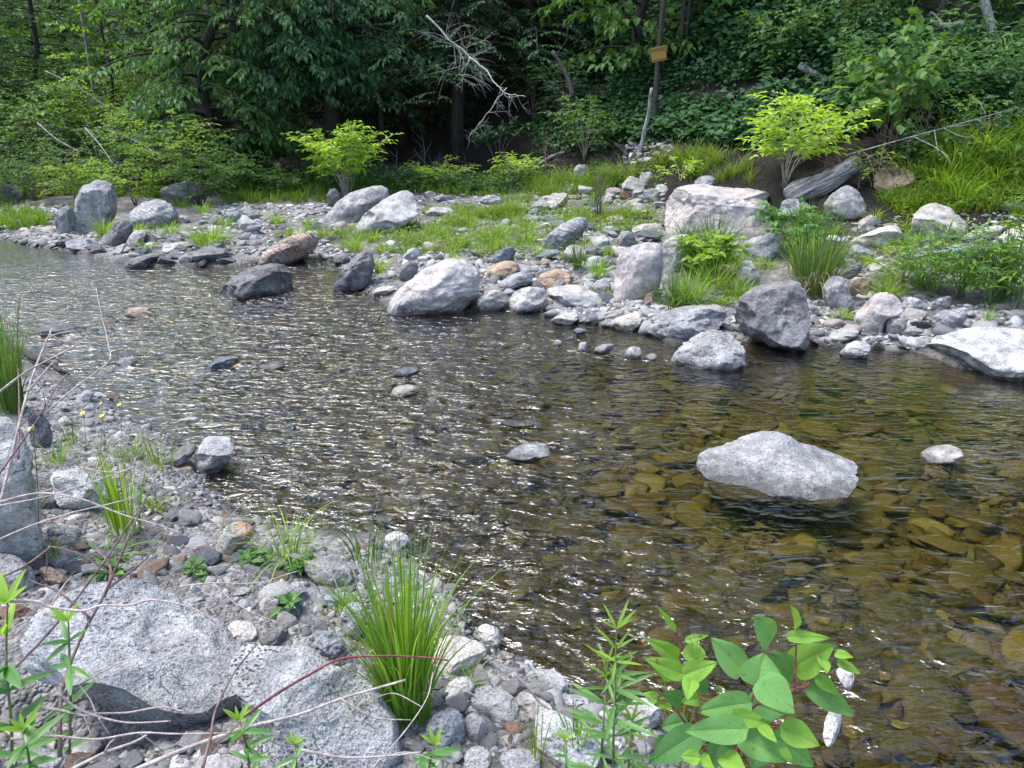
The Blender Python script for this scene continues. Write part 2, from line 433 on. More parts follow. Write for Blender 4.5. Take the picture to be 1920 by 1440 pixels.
def rock(poly, mat, label, name='boulder', cat='boulder', dep=None, dr=.85, facets=9, hi=.85, lo=.55, seed=None, n=None, rough=.09, sink=.22, group=None, dz=0.0, planes=(), push=.38):
    """A stone whose silhouette follows an outline seen in the photograph; it stands on the ground at its own distance and has its own depth."""
    poly = np.asarray(poly, float)
    seed = seed if seed is not None else int(abs(poly.sum())) % 9973
    x0, y0 = poly.min(0); x1, y1 = poly.max(0)
    low = poly[poly[:, 1] > y1 - .28 * (y1 - y0)]
    cx, cy = low[:, 0].mean(), y1
    con = on_surface(cx, cy - .02 * (y1 - y0))
    dc = float((con - CAM) @ FWD) if dep is None else dep
    s = dc / FPX
    W = (x1 - x0) * s; Hs = (y1 - y0) * s
    D = dr * W / 2
    dc = dc + D * push; s = dc / FPX
    W = (x1 - x0) * s; Hs = (y1 - y0) * s
    pc = np.array([(x0 + x1) / 2, (y0 + y1) / 2])
    # lower the hidden base so that the ground, not the outline, ends the stone
    P = poly.copy(); t = np.clip((P[:, 1] - (y0 + .62 * (y1 - y0))) / (.38 * (y1 - y0)), 0, 1)
    P[:, 1] += t * sink * (y1 - y0)
    C = at_depth(pc[0], pc[1], dc)
    e3 = (C - CAM) / np.linalg.norm(C - CAM)
    hz = np.array([e3[0], e3[1], 0]); hz /= np.linalg.norm(hz)
    rt = np.array([hz[1], -hz[0], 0])
    up = np.cross(rt, e3)
    el = math.asin(-e3[2])
    Hw = max(.42 * Hs, (Hs - 1.1 * D * math.sin(el)) / math.cos(el))
    big = max(W, Hs) / s
    n = n or (6 if big > 130 else 5 if big > 42 else 4)
    V, F = unit_rock(seed, n, facets, lo, hi, rough, planes=planes)
    V = V[:, :1] * rt * W / 2 + V[:, 1:2] * hz * D + V[:, 2:] * np.array([0, 0, Hw / 2])
    dist = np.linalg.norm(C - CAM)
    a, b, c = V @ rt, V @ up, V @ e3
    pf = dist / (dist + c)
    A, B = a * pf, b * pf
    # target outline in metres at the stone's centre
    d = np.stack([ray(x, y) for x, y in P]); k = dist / (d @ e3); Q = d * k[:, None] - e3 * dist
    tx, ty = Q @ rt, Q @ up
    m = len(tx)
    # resample the outline densely with rounded corners
    cl = np.stack([tx, ty], 1)
    for _ in range(2):
        nx = np.roll(cl, -1, 0); cl = np.stack([.8 * cl + .2 * nx, .2 * cl + .8 * nx], 1).reshape(-1, 2)
    seg = np.concatenate([cl + (np.roll(cl, -1, 0) - cl) * f for f in (0, .25, .5, .75)])
    th = np.arctan2(seg[:, 1], seg[:, 0]); rr = np.hypot(seg[:, 0], seg[:, 1])
    NB = 90
    bins = ((th + math.pi) / (2 * math.pi) * NB).astype(int) % NB
    rt_b = np.zeros(NB)
    for i in range(NB):
        q = rr[bins == i]; rt_b[i] = q.max() if len(q) else 0
    def fill(x):
        idx = np.flatnonzero(x > 0); xi = np.concatenate([idx - NB, idx, idx + NB]); return np.interp(np.arange(NB), xi, np.tile(x[idx], 3))
    rt_b = fill(rt_b)
    tv = np.arctan2(B, A); rv = np.hypot(A, B)
    bv = ((tv + math.pi) / (2 * math.pi) * NB).astype(int) % NB
    r0 = np.zeros(NB); np.maximum.at(r0, bv, rv); r0 = fill(r0)
    kk = rt_b / np.maximum(r0, 1e-4)
    kk = np.convolve(np.concatenate([kk[-2:], kk, kk[:2]]), [.1, .22, .36, .22, .1], 'valid')
    kv = np.interp((tv + math.pi) / (2 * math.pi) * NB - .5, np.arange(-1, NB + 1), np.concatenate([kk[-1:], kk, kk[:1]]))
    V = V + ((kv - 1) * a)[:, None] * rt + ((kv - 1) * b)[:, None] * up
    # small-scale relief
    nr = V / (np.linalg.norm(V, axis=1)[:, None] + 1e-9)
    sc = .5 * (W + Hs)
    wp = V + C
    k1 = 5.0 / max(sc, .12); rg1 = 1 - 2 * np.abs(fbm(wp * k1 * .8 + 31, 3, .5)); st = np.abs(((wp @ np.array([.25, .2, .95])) * k1 * 1.3 + fbm(wp * k1 * .5, 2)) % 1 - .5)
    V = V + nr * ((fbm(wp * k1, 4, .6) * .026 + (rg1 - .5) * .012 - (st < .06) * .006) * sc)[:, None]
    o = mk(name, V, F, RM[mat], None, True, C + np.array([0, 0, dz]))
    tag(o, label, cat, group)
    FOOT.append((C[0], C[1], .45 * max(W, 2 * D)))
    return o

def B(label, mat, pts, **k): return rock(pts, mat, label, 'boulder', 'boulder', **k)
def R(label, mat, pts, **k): return rock(pts, mat, label, 'rock', 'rock', **k)
def E(label, mat, cx, cy, w, h, rot=0, **k):         # small stone given as a rough oval
    rs = np.random.default_rng(int(cx * 7 + cy)); a = np.linspace(0, 2 * math.pi, 11)[:-1]
    q = np.stack([np.cos(a) * w / 2, np.sin(a) * h / 2], 1) * rs.uniform(.86, 1.1, (10, 1)); c, s = math.cos(math.radians(rot)), math.sin(math.radians(rot))
    q = q @ np.array([[c, s], [-s, c]]) + (cx, cy)
    return rock(q, mat, label, 'rock', 'rock', **k)

# --- far bank, left
B('tall upright dark-sided block with a flat pale top at left of far bank', 'grey', [(138,440),(138,385),(152,350),(180,337),(200,337),(218,358),(221,395),(207,418),(180,438)], dr=.8, facets=3, hi=.8, seed=12, planes=[(.15,-.3,1,.42),(-.25,-1,.05,.34),(1,-.35,.05,.48)])
B('low stone block leaning against the left foot of the tall upright block', 'grey', [(100,396),(130,383),(142,400),(140,438),(125,447),(108,441)], facets=7)
B('pale grey boulder right of the tall block, streaked with fine lines', 'band', [(242,397),(267,380),(300,372),(323,383),(335,400),(333,413),(293,425),(257,428),(242,413)], dr=.8)
B('dark shadowed boulder behind the pale streaked boulder, under the green bush', 'dark', [(300,352),(333,343),(360,339),(383,353),(387,372),(373,386),(340,386),(300,370)])
R('dark wet-fronted stone below the pale streaked boulder', 'dark', [(193,448),(213,417),(233,410),(250,423),(248,437),(230,457),(213,463),(197,457)])
R('pinkish stone beside the dark wet-fronted stone on left bank edge', 'pink', [(235,455),(247,436),(263,431),(280,434),(262,455),(245,465)])
R('flat-topped grey stone at the water below the upright block', 'grey', [(120,453),(150,445),(170,448),(180,463),(157,470),(125,466)])
R('long flat dark stone jutting into the stream on left far bank', 'dark', [(230,493),(253,482),(293,473),(307,477),(290,492),(260,502),(233,502)])
R('dark flat stone with a pale top under the curved dead branch', 'dark', [(357,480),(373,467),(403,463),(427,467),(435,483),(420,492),(367,490)])
R('pinkish-grey stone behind the curved dead branch', 'pink', [(303,463),(320,455),(350,452),(363,458),(362,470),(330,472),(305,473)])
B('long banded boulder with a rusty right end lying by the far pool', 'rust', [(482,487),(500,467),(533,447),(567,436),(590,437),(602,447),(590,467),(563,487),(520,497),(487,495)], dr=.6, facets=6)
B('dark-based wedge boulder standing in the riffle, left of centre', 'dark', [(410,545),(430,523),(467,502),(513,493),(533,495),(547,513),(552,543),(533,557),(477,563),(427,560),(412,552)], facets=7, seed=41, sink=.3, push=.75)
R('flat wet dark slab in the stream at far left', 'dark', [(72,617),(80,610),(110,607),(143,608),(147,622),(110,628),(77,628)], hi=.7)
R('brownish angular stone in the riffle left of the dark wedge boulder', 'tan', [(233,588),(240,577),(267,575),(293,590),(290,595),(240,594)])
R('small rusty red stone in the riffle', 'brown', [(195,603),(207,597),(220,597),(222,604),(200,606)])
R('low wet stone breaking the left current below the flat dark slab', 'grey', [(210,683),(227,670),(250,668),(263,677),(233,687)])
R('bluish wet stone with water running over it in left current', 'slate', [(383,690),(397,677),(420,667),(447,668),(447,677),(430,687)])
R('low grey stone with a brown right tip in the current', 'grey', [(480,688),(507,677),(530,677),(537,685),(510,692)])
E('broken rock at the foot of the dead brush on far left bank', 'grey', 18, 362, 60, 34)
E('reddish sloping rock in front of the dead brush', 'rust', 105, 352, 56, 34, -15)
E('small pale stone in the grass right of pale streaked boulder', 'pale', 345, 411, 26, 16)
E('half-hidden rounded stone behind the left twin boulder', 'dark', 625, 370, 26, 36)
E('low grey stone on gravel left of the twin boulders', 'grey', 472, 405, 34, 22)
E('second low stone on gravel, left of the grass patch', 'slate', 440, 407, 28, 24)
E('broad flat grey stone on gravel below the twin boulders', 'grey', 470, 424, 46, 26)
E('small stone half sunk in the grass under the dark bush', 'tan', 435, 355, 30, 13)
# --- far bank, centre
B('larger left one of the twin pale speckled boulders on the bank', 'pale', [(605,410),(627,383),(653,363),(693,350),(720,347),(732,363),(720,390),(673,412),(640,417),(610,417)], facets=6)
B('right one of the twin pale boulders, with a crack across its face', 'pale', [(660,430),(677,407),(707,383),(733,367),(760,355),(773,360),(780,383),(787,400),(747,423),(707,435),(663,443)], facets=5, seed=33, planes=[(.1,-.75,.7,.42),(-.5,-.6,-.3,.6)])
B('big smooth purple-grey boulder at the centre of the far shore', 'pink', [(720,579),(740,550),(773,520),(807,497),(840,487),(873,485),(893,497),(902,520),(900,543),(877,567),(847,584),(800,589),(747,589),(723,585)], facets=5, rough=.06, seed=61, hi=.9)
B('striped dark boulder tilted to the right among grass', 'band', [(1014,463),(1023,443),(1047,423),(1080,407),(1100,408),(1103,427),(1080,450),(1053,467),(1023,469)], dr=.6, facets=6)
R('blue-grey slab standing on edge beside the centre boulder', 'slate', [(915,493),(930,473),(957,460),(967,467),(965,483),(937,497)], dr=.6)
R('smooth oval brownish stone under the blue-grey slab', 'tan', [(910,510),(920,497),(950,488),(973,492),(973,507),(953,520),(920,523)], facets=3, rough=.05)
R('tilted brownish-grey stone right below the smooth oval stone', 'grey', [(933,533),(953,517),(983,507),(1000,513),(998,530),(967,537),(947,547)], facets=5)
R('tan flat-topped stone between oval stone and striped boulder', 'tan', [(1003,523),(1020,510),(1047,503),(1077,517),(1073,530),(1040,537),(1007,533)], facets=6)
R('pale disc-like stone at the waterline right of centre boulder', 'cream', [(893,570),(900,550),(927,542),(953,550),(950,567),(933,581),(900,583)], facets=5)
R('pale angular stone at the waterline, second right of centre boulder', 'white', [(950,570),(963,547),(990,537),(1023,540),(1025,563),(1007,581),(960,586)], facets=7)
R('wide low pale stone at the waterline left of the pink slab', 'pale', [(1027,553),(1033,537),(1093,533),(1110,547),(1143,560),(1140,571),(1093,574),(1043,567)], facets=7)
R('dark grey rounded stone touching the left foot of the pink slab', 'grey', [(1108,537),(1123,523),(1143,527),(1147,543),(1130,556),(1113,551)], facets=3)
R('small dark egg-shaped stone left of the centre boulder', 'dark', [(745,517),(757,493),(777,488),(785,497),(780,517),(763,528)], facets=3)
R('crumbly dark earth-coated rock by the little pool', 'dark', [(620,535),(647,500),(673,473),(700,470),(703,507),(677,543),(633,547)], rough=.2, facets=12)
R('grey pointed stone in grass above the dark egg-shaped stone', 'grey', [(753,483),(767,467),(780,463),(787,477),(780,487),(760,488)])
R('pale low stone at the waterline left of the centre boulder', 'cream', [(697,551),(707,538),(740,535),(747,543),(720,556)])
E('small stone at the waterline below the earthy rock', 'grey', 690, 528, 24, 14)
E('dark cobble beside the tip of the little pool', 'dark', 640, 487, 34, 22)
R('pale shallow stone with a reddish edge in midstream', 'cream', [(732,737),(740,724),(773,720),(787,730),(773,741),(740,744)])
R('submerged pale stone upstream of the pale midstream stone', 'slate', [(732,699),(750,690),(780,688),(790,699),(760,705)])
R('grey humped stone with a wet left side in midstream', 'grey', [(943,860),(960,842),(987,829),(1020,830),(1032,840),(1032,854),(987,864)], facets=5)
R('nearly covered flat stone above the grey humped stone', 'slate', [(935,792),(960,785),(1000,784),(1020,793),(960,798)])
R('flat white stone at the waterline below the wide pale stone', 'white', [(1027,602),(1050,588),(1083,585),(1085,598),(1070,607)], facets=6)
R('white slanting slab with a pile of pebbles on its right', 'cream', [(1130,612),(1156,596),(1188,586),(1206,584),(1206,602),(1188,617),(1167,618)], facets=6)
R('thin angular grey stone lying in shallow water', 'grey', [(1109,657),(1125,646),(1151,644),(1154,649),(1130,664)])
R('round white stone in shallow water', 'white', [(1169,664),(1180,650),(1198,650),(1204,661),(1198,671),(1175,673)], facets=3)
R('small white stone right of the round white stone', 'cream', [(1208,669),(1219,662),(1233,666),(1232,674),(1214,675)])
R('small white block in shallow water left of the thin angular stone', 'white', [(1081,657),(1086,642),(1098,641),(1102,649),(1098,660)])
R('leftmost small pale stone in the shallow water row', 'pale', [(1034,646),(1042,636),(1053,639),(1053,647),(1040,650)])
R('dark-sided flat stone alone in the shallows', 'grey', [(1073,622),(1081,614),(1102,618),(1099,625),(1076,628)])
# --- far bank, right of centre
B('biggest pinkish boulder with a broad flat top on the far bank', 'pink', [(1243,420),(1250,376),(1263,357),(1284,347),(1312,343),(1359,352),(1406,352),(1437,362),(1448,386),(1449,409),(1440,430),(1406,437),(1340,440),(1281,440),(1250,438)], dr=.75, facets=5, seed=77, rough=.07, planes=[(0,-.3,1,.48),(0,-1,.3,.45),(-.8,-.5,.1,.6)])
R('grey stone just behind the biggest pinkish boulder', 'grey', [(1299,344),(1312,330),(1336,329),(1349,339),(1349,350),(1312,350)])
B('standing pink slab with a dark slot across its face', 'pink', [(1147,558),(1154,516),(1158,482),(1172,467),(1198,456),(1240,455),(1244,490),(1236,540),(1227,552),(1188,562),(1156,568)], facets=6, seed=15, dr=.7)
B('grey boulder leaning behind the right side of the pink slab', 'grey', [(1238,498),(1240,452),(1286,435),(1302,456),(1307,477),(1290,500),(1260,515)], dr=.8)
R('pale rounded stone above the standing pink slab', 'cream', [(1182,430),(1198,421),(1221,418),(1242,422),(1245,435),(1229,446),(1193,446)], facets=4)
R('grey round stone above the left corner of the pink slab', 'grey', [(1155,452),(1165,435),(1180,432),(1193,445),(1190,460),(1170,466)], facets=3)
R('upright tan stone at right foot of the pink slab', 'tan', [(1208,573),(1208,555),(1221,547),(1229,555),(1229,576)])
B('long low grey slab sloping into the water left of the dark boulder', 'grey', [(1208,617),(1224,594),(1250,581),(1286,573),(1339,571),(1365,573),(1359,602),(1346,615),(1307,631),(1260,634),(1224,626)], dr=.7, facets=5, hi=.8)
B('large dark-bellied boulder overhanging the water on the right', 'dark', [(1378,582),(1385,560),(1410,540),(1450,528),(1490,526),(1506,532),(1512,560),(1520,600),(1518,632),(1500,655),(1470,657),(1430,642),(1395,622),(1380,602)], facets=6, seed=23, dr=.9)
B('white speckled wedge boulder in the water before the dark boulder', 'spot', [(1247,682),(1270,655),(1300,630),(1335,616),(1365,622),(1390,645),(1400,667),(1395,685),(1350,693),(1290,692)], facets=5, dr=.8, push=.75)
R('triangular grey stone in grass above the dark-bellied boulder', 'grey', [(1372,530),(1383,503),(1393,489),(1409,488),(1417,503),(1430,523),(1406,535),(1375,537)])
B('rounded grey boulder half behind grass, right of pink slab', 'grey', [(1383,482),(1388,459),(1417,443),(1458,433),(1469,435),(1470,470),(1458,477),(1440,492),(1406,487)])
R('small pinkish stone left of the rounded grey boulder', 'pink', [(1359,466),(1370,451),(1385,451),(1388,467),(1372,472)])
E('white stone topmost of the cobble heap left of the biggest boulder', 'white', 1240, 356, 26, 22)
E('grey block in the cobble heap left of the biggest boulder', 'grey', 1220, 364, 32, 22)
E('reddish stone in the cobble heap', 'brown', 1174, 366, 26, 20)
E('flat pinkish stone at the left of the cobble heap', 'pink', 1150, 361, 34, 20)
E('round white cobble low in the cobble heap', 'white', 1197, 388, 22, 18)
E('pale flat stone on top of the grassy stone row', 'white', 1029, 373, 32, 13)
E('rounded pale stone below the pale flat stone in the grass', 'white', 1035, 386, 28, 19)
E('grey stone at the left end of the grassy stone row', 'pale', 1007, 386, 26, 16)
E('pointed grey rock in front of the brush pile', 'grey', 1090, 320, 34, 24)
E('leaning stone beneath the small bright shrub', 'grey', 1212, 334, 30, 24, -25)
E('small flat stone in grass left of the striped boulder', 'grey', 995, 410, 34, 14)
E('flat grey stone between twin boulders and the stone row', 'grey', 920, 375, 44, 20)
E('low sunken stone right of the twin boulders', 'grey', 830, 372, 40, 14)
E('flat pale stone in grass below the sunken stone', 'pale', 822, 396, 60, 18)
E('small grey block in grass near the twin boulders', 'grey', 806, 365, 24, 14)
E('tan stone left of the striped boulder foot', 'tan', 1018, 495, 28, 14, -12)
E('long thin stone below the striped boulder', 'slate', 1025, 478, 56, 16, -18)
E('pinkish stone in grass between striped boulder and slab', 'pink', 1078, 476, 44, 34)
E('flat light stone left of the grey round stone', 'pale', 1125, 452, 42, 20)
E('dark shaded stone under the flat light stone', 'dark', 1110, 470, 26, 20)
E('light angular stone near the pink slab', 'pale', 1108, 500, 36, 18)
E('grey stone above the flat light stone', 'grey', 1145, 432, 32, 16)
# --- far bank, right
B('grey boulder propping up the driftwood log', 'grey', [(1542,384),(1566,358),(1587,346),(1608,356),(1623,379),(1626,397),(1613,415),(1566,413),(1550,398)], facets=6)
B('reddish tan boulder on the grass right of the driftwood log', 'tan', [(1637,337),(1654,327),(1673,319),(1696,327),(1719,335),(1725,348),(1714,358),(1686,366),(1654,366),(1636,357)], facets=7, dr=.7, dz=.06)
B('cream boulder with an undercut shady side on the right bank', 'cream', [(1704,441),(1709,408),(1727,387),(1751,379),(1779,389),(1805,410),(1817,426),(1808,438),(1785,440),(1756,446),(1719,450)], facets=7, seed=8)
R('pointed pinkish stone left of the cream boulder', 'pink', [(1594,433),(1615,410),(1636,401),(1656,415),(1649,428),(1613,441)], facets=8)
B('broad cream slab in front of the pointed pinkish stone', 'cream', [(1587,454),(1628,434),(1675,421),(1691,428),(1693,447),(1675,470),(1628,465),(1597,463)], dr=.7, facets=5)
R('pyramid-shaped grey stone below the broad cream slab', 'grey', [(1590,472),(1600,457),(1618,462),(1641,475),(1636,490),(1597,494)], facets=8)
B('long brown-bottomed slab right of the cream boulder', 'cream', [(1785,450),(1811,436),(1847,426),(1884,421),(1881,436),(1857,451),(1821,457)], dr=.6, facets=6)
B('massive cream boulder cut by the right edge, upper one', 'cream', [(1855,455),(1889,431),(1930,416),(1990,428),(2000,470),(1950,485),(1900,478),(1868,470)], facets=6)
B('long flat bluish ledge on the right bank', 'slate', [(1695,490),(1733,473),(1785,460),(1837,453),(1862,458),(1850,482),(1772,492),(1727,499)], dr=.7, facets=4)
R('round tan stone with a brown underside above the purple stone', 'tan', [(1592,545),(1597,527),(1615,520),(1634,525),(1638,543),(1628,558),(1607,561)], facets=3)
B('purple-topped grey boulder on the right shore', 'pink', [(1600,597),(1618,572),(1639,553),(1654,546),(1680,553),(1692,572),(1691,592),(1665,600),(1644,623),(1618,628),(1602,615)], facets=6)
R('rounded grey stone leaning on the purple-topped boulder', 'grey', [(1661,613),(1667,595),(1683,592),(1699,598),(1701,611),(1683,633),(1667,633)], facets=4)
B('blocky grey boulder right of the hanging dead grass', 'grey', [(1538,547),(1555,518),(1579,518),(1592,540),(1602,569),(1592,585),(1560,577)], facets=7)
R('thin tilted slab under the leafy herbs on right shore', 'band', [(1730,585),(1748,564),(1785,552),(1782,571),(1756,587)], dr=.5)
R('oblong streaked stone above the huge flat boulder', 'band', [(1735,600),(1766,582),(1798,579),(1818,587),(1808,605),(1779,618),(1751,626)], dr=.6, facets=4)
B('huge flat whitish boulder at the right edge of the water', 'pale', [(1742,642),(1766,624),(1811,615),(1863,613),(1920,618),(1990,640),(2000,684),(1940,715),(1870,714),(1800,693),(1760,668)], facets=5, hi=.8, dr=.8, sink=.35, push=.75)
R('white oval stone at the waterline right of the dark boulder', 'white', [(1548,636),(1558,621),(1587,613),(1611,616),(1610,628),(1576,641)], facets=3)
R('pale pointed stone standing in water right of the white oval stone', 'spot', [(1567,665),(1589,645),(1608,637),(1634,646),(1630,662),(1600,670)])
R('small white stone at left end of the huge flat boulder', 'white', [(1714,652),(1720,632),(1735,629),(1743,642),(1740,657),(1722,659)])
R('grey stepped stone between purple boulder and thin slab', 'grey', [(1690,570),(1700,557),(1727,561),(1730,576),(1714,589),(1696,587)], facets=10)
R('low bluish slab behind the round tan stone', 'slate', [(1576,511),(1592,499),(1615,492),(1617,507),(1589,524)])
E('small white stone by the feet of the rounded grey stone', 'white', 1630, 636, 32, 12)
E('small pale stone near the left of the huge flat boulder', 'white', 1696, 640, 26, 12)
E('pale stone half buried in the herbs on right bank', 'pale', 1700, 537, 30, 14)
E('pale angular stone at right edge among tall herbs', 'white', 1905, 500, 50, 36)
E('low white stone in the grass above the right ledge', 'white', 1890, 388, 56, 18)
E('flat pale stone left of the broad cream slab', 'white', 1555, 452, 50, 22, -10)
E('grey stone below the flat pale stone near the grass tuft', 'pale', 1645, 500, 44, 16)
E('flat pale boulder under the driftwood log lower end', 'grey', 1490, 388, 62, 30, 8)
# --- midstream right
B('large peaked grey boulder in midstream with a pale cracked right end', 'grey', [(1301,867),(1320,850),(1357,835),(1399,816),(1440,806),(1470,811),(1511,835),(1545,842),(1579,861),(1612,876),(1612,893),(1590,912),(1549,920),(1485,918),(1432,914),(1380,914),(1339,910),(1316,886)], dr=.7, facets=4, planes=[(-.35,-.6,.75,.42),(.6,-.45,.7,.5)], seed=91, sink=.3, push=.62, rough=.06)
R('small white-topped stone with a yellow wet rim right of the peaked boulder', 'white', [(1725,855),(1736,839),(1778,832),(1800,842),(1810,854),(1785,864),(1740,866)])
# --- near bank
B('pale wedge-shaped stone at the water edge on near left bank', 'pale', [(358,890),(367,857),(375,832),(392,816),(435,820),(441,839),(430,866),(400,892)], facets=7, seed=5, sink=.3, dr=1.0)
R('dark flat stone behind the pale wedge-shaped stone', 'dark', [(297,866),(320,850),(347,832),(372,832),(362,854),(330,872)])
B('towering pale boulder cut by the left edge of the photo', 'white', [(-140,800),(-60,775),(0,775),(30,800),(50,830),(62,860),(62,900),(75,960),(80,1010),(70,1055),(-60,1090),(-150,1050)], dr=.8, facets=5, seed=27, sink=.1)
R('dark stone wedged right of the towering left boulder', 'dark', [(64,892),(90,882),(120,905),(135,925),(125,944),(95,954),(67,940)])
B('pale flat stone behind the tall thin grass on near left bank', 'coarse', [(85,890),(140,878),(175,892),(200,915),(195,948),(150,962),(110,945)], facets=5)
R('dark grey round stone behind the towering left boulder', 'dark', [(50,778),(65,768),(85,780),(98,805),(98,832),(82,844),(60,834)])
B('giant slanting grey boulder at bottom left, overhanging a dark hollow', 'coarse', [(30,1215),(67,1150),(110,1120),(160,1097),(233,1085),(283,1085),(307,1103),(333,1123),(410,1163),(443,1207),(470,1275),(474,1325),(450,1376),(400,1386),(320,1382),(260,1350),(187,1314),(110,1290),(50,1254)], dr=.62, facets=3, seed=19, sink=.03, rough=.05, hi=.9, planes=[(.10,-.54,.84,.20),(-.3,-.75,-.55,.60),(-.7,.1,.6,.6),(.8,-.3,.5,.62)])
B('coarse speckled boulder with a pitted top right of the giant slanting boulder', 'pitted', [(432,1212),(487,1205),(543,1215),(580,1208),(603,1237),(640,1250),(707,1293),(743,1353),(757,1395),(717,1435),(600,1440),(490,1415),(455,1345),(436,1280)], dr=.75, facets=3, seed=52, rough=.05, hi=.9, planes=[(-.1,-.25,1,.40),(.35,-.65,.65,.45),(-.8,-.5,.1,.6)])
R('small white stone tucked between the two big near boulders', 'white', [(423,1175),(443,1162),(473,1167),(483,1183),(477,1203),(447,1210)])
R('pale stone under the dry canes at the left edge', 'pale', [(-20,1042),(10,1038),(33,1043),(63,1067),(70,1095),(33,1112),(-20,1105)])
R('tan tilted stone behind the giant slanting boulder', 'tan', [(70,1067),(90,1060),(125,1080),(140,1097),(127,1109),(85,1089)])
R('dark flat-topped stone behind the tan tilted stone', 'dark', [(92,1048),(122,1038),(147,1053),(145,1074),(110,1076)])
R('pale stone with an orange lichen side on the near gravel', 'lichen', [(400,1036),(413,1000),(437,977),(467,980),(478,997),(470,1016),(440,1026),(427,1040)])
R('smooth grey stone below the middle grass tuft', 'grey', [(562,1055),(593,1047),(627,1040),(660,1063),(663,1086),(637,1100),(600,1094),(573,1073)], facets=5)
R('pale stone at the water edge behind the thin tuft', 'white', [(718,1005),(747,993),(768,1007),(760,1020),(730,1024)])
R('low wet stone in the shallows behind the thin tuft', 'grey', [(687,970),(713,961),(742,968),(730,980),(700,980)])
R('grey stone hidden behind the tall bright grass', 'grey', [(637,1158),(650,1130),(680,1130),(690,1167),(667,1196),(640,1186)])
R('flat cream-topped stone right behind the tall bright grass', 'cream', [(790,1215),(827,1195),(860,1190),(900,1203),(917,1223),(893,1244),(843,1264),(793,1252)], facets=6, seed=3)
R('pointed white stone behind the flat cream-topped stone', 'white', [(883,1190),(907,1167),(933,1177),(943,1195),(933,1213),(900,1208)])
R('black-spotted flat stone at the water edge near the bottom', 'spot', [(990,1262),(1003,1254),(1040,1255),(1065,1275),(1067,1292),(1040,1305),(1013,1303),(995,1283)], facets=5)
R('smaller spotted stone right of the black-spotted flat stone', 'spot', [(1048,1315),(1063,1301),(1088,1303),(1108,1315),(1078,1331),(1055,1326)])
R('smooth oval speckled stone on the near bank', 'spot', [(881,1309),(890,1290),(915,1284),(945,1293),(965,1310),(978,1330),(970,1346),(940,1352),(910,1343),(885,1323)], facets=2, rough=.04)
R('pinkish stone squeezed right of the smooth oval stone', 'pink', [(966,1308),(975,1295),(1005,1305),(1037,1325),(1035,1336),(1000,1346),(975,1333)])
R('small red-brown stone below the smooth oval stone', 'brown', [(940,1359),(955,1351),(980,1357),(978,1372),(955,1378)])
R('coarse grey stone left of the egg-shaped pale stone', 'coarse', [(797,1365),(812,1340),(845,1325),(865,1337),(873,1360),(868,1391),(835,1402),(800,1384)])
R('egg-shaped pale stone standing on end near the bottom', 'pink', [(870,1348),(885,1334),(903,1343),(918,1368),(918,1392),(900,1402),(875,1384)], facets=2, rough=.04)
B('flat grey boulder at bottom centre with a lighter back edge', 'coarse', [(1000,1353),(1010,1333),(1035,1331),(1065,1345),(1110,1368),(1130,1390),(1125,1422),(1065,1420),(1005,1400)], facets=6)
R('weathered pale stone left above the smooth oval stone', 'lichen', [(830,1308),(840,1278),(860,1269),(880,1268),(893,1288),(880,1308),(855,1319)])
R('white stone hidden under the big-leaved plant', 'white', [(1160,1340),(1181,1316),(1205,1307),(1241,1319),(1238,1355),(1181,1365)])
R('oblong pale stone lying in the water right of the big-leaved plant', 'white', [(1539,1385),(1550,1343),(1568,1337),(1578,1355),(1568,1388),(1550,1403)], facets=3, dr=2.6, dep=1.95, dz=.02)
R('pinkish wet stone behind the right leaves of the big-leaved plant', 'pink', [(1562,1270),(1580,1254),(1598,1255),(1600,1288),(1586,1300)], facets=3, dr=2.2, dep=2.2, dz=.02)
R('round whitish stone at near water edge on the left', 'pale', [(150,739),(160,731),(173,733),(177,743),(163,753),(152,749)], facets=3)
E('small grey stone right of the round whitish stone', 'grey', 183, 742, 18, 11)
E('brownish low stone third in the row by the left water edge', 'tan', 213, 742, 28, 12)
E('flat pale stone before the yellow flowers', 'pale', 112, 762, 32, 18, -15)
E('dark long stone lying below the yellow flowers', 'dark', 170, 790, 40, 12)
E('grey stone on the gravel behind giant slanting boulder', 'grey', 555, 1110, 46, 36)
E('flat slate-coloured stone left of the tall bright grass', 'slate', 625, 1125, 66, 34)
E('round speckled stone on gravel left of the tall grass', 'pink', 505, 1137, 40, 38)
E('elongated dark stone behind the small white tucked stone', 'dark', 512, 1194, 62, 30, -25)
E('dark smooth stone left of the tall bright grass foot', 'slate', 618, 1205, 60, 44, 20)
E('greenish-grey flat stone on gravel', 'grey', 437, 1106, 70, 17)
E('light stone in bottom row below the egg-shaped stone', 'pale', 895, 1420, 56, 42)
E('white stone at bottom edge under the flat grey boulder', 'white', 1092, 1432, 60, 30)
E('pale broad stone at bottom edge left of the flat grey boulder', 'grey', 975, 1425, 90, 50)
E('small pale stone beside the red-brown stone', 'pale', 955, 1392, 46, 30)
E('pale stone below the hollow of the giant boulder', 'white', 165, 1405, 66, 40, -15)
E('dark stone inside the hollow of the giant boulder', 'dark', 85, 1375, 40, 24)
E('pinkish stone inside the hollow of the giant boulder', 'pink', 118, 1368, 36, 28)
E('broad grey stone in the bottom left corner', 'grey', 70, 1430, 110, 56)
E('yellow-spotted pale stone at the bottom edge', 'lichen', 305, 1434, 80, 40)
E('dim pinkish stone at the bottom edge under the canes', 'pink', 410, 1432, 100, 44)
E('dark sharp stone left of the tan tilted stone', 'dark', 100, 1122, 40, 22, -20)
E('reddish stone at the left edge above giant boulder', 'brown', 30, 1150, 70, 36)
E('brown pebble-backed stone left of the pale wedge', 'tan', 345, 880, 34, 16)
E('grey stone low beside the thin tall grass', 'grey', 120, 1000, 70, 40)
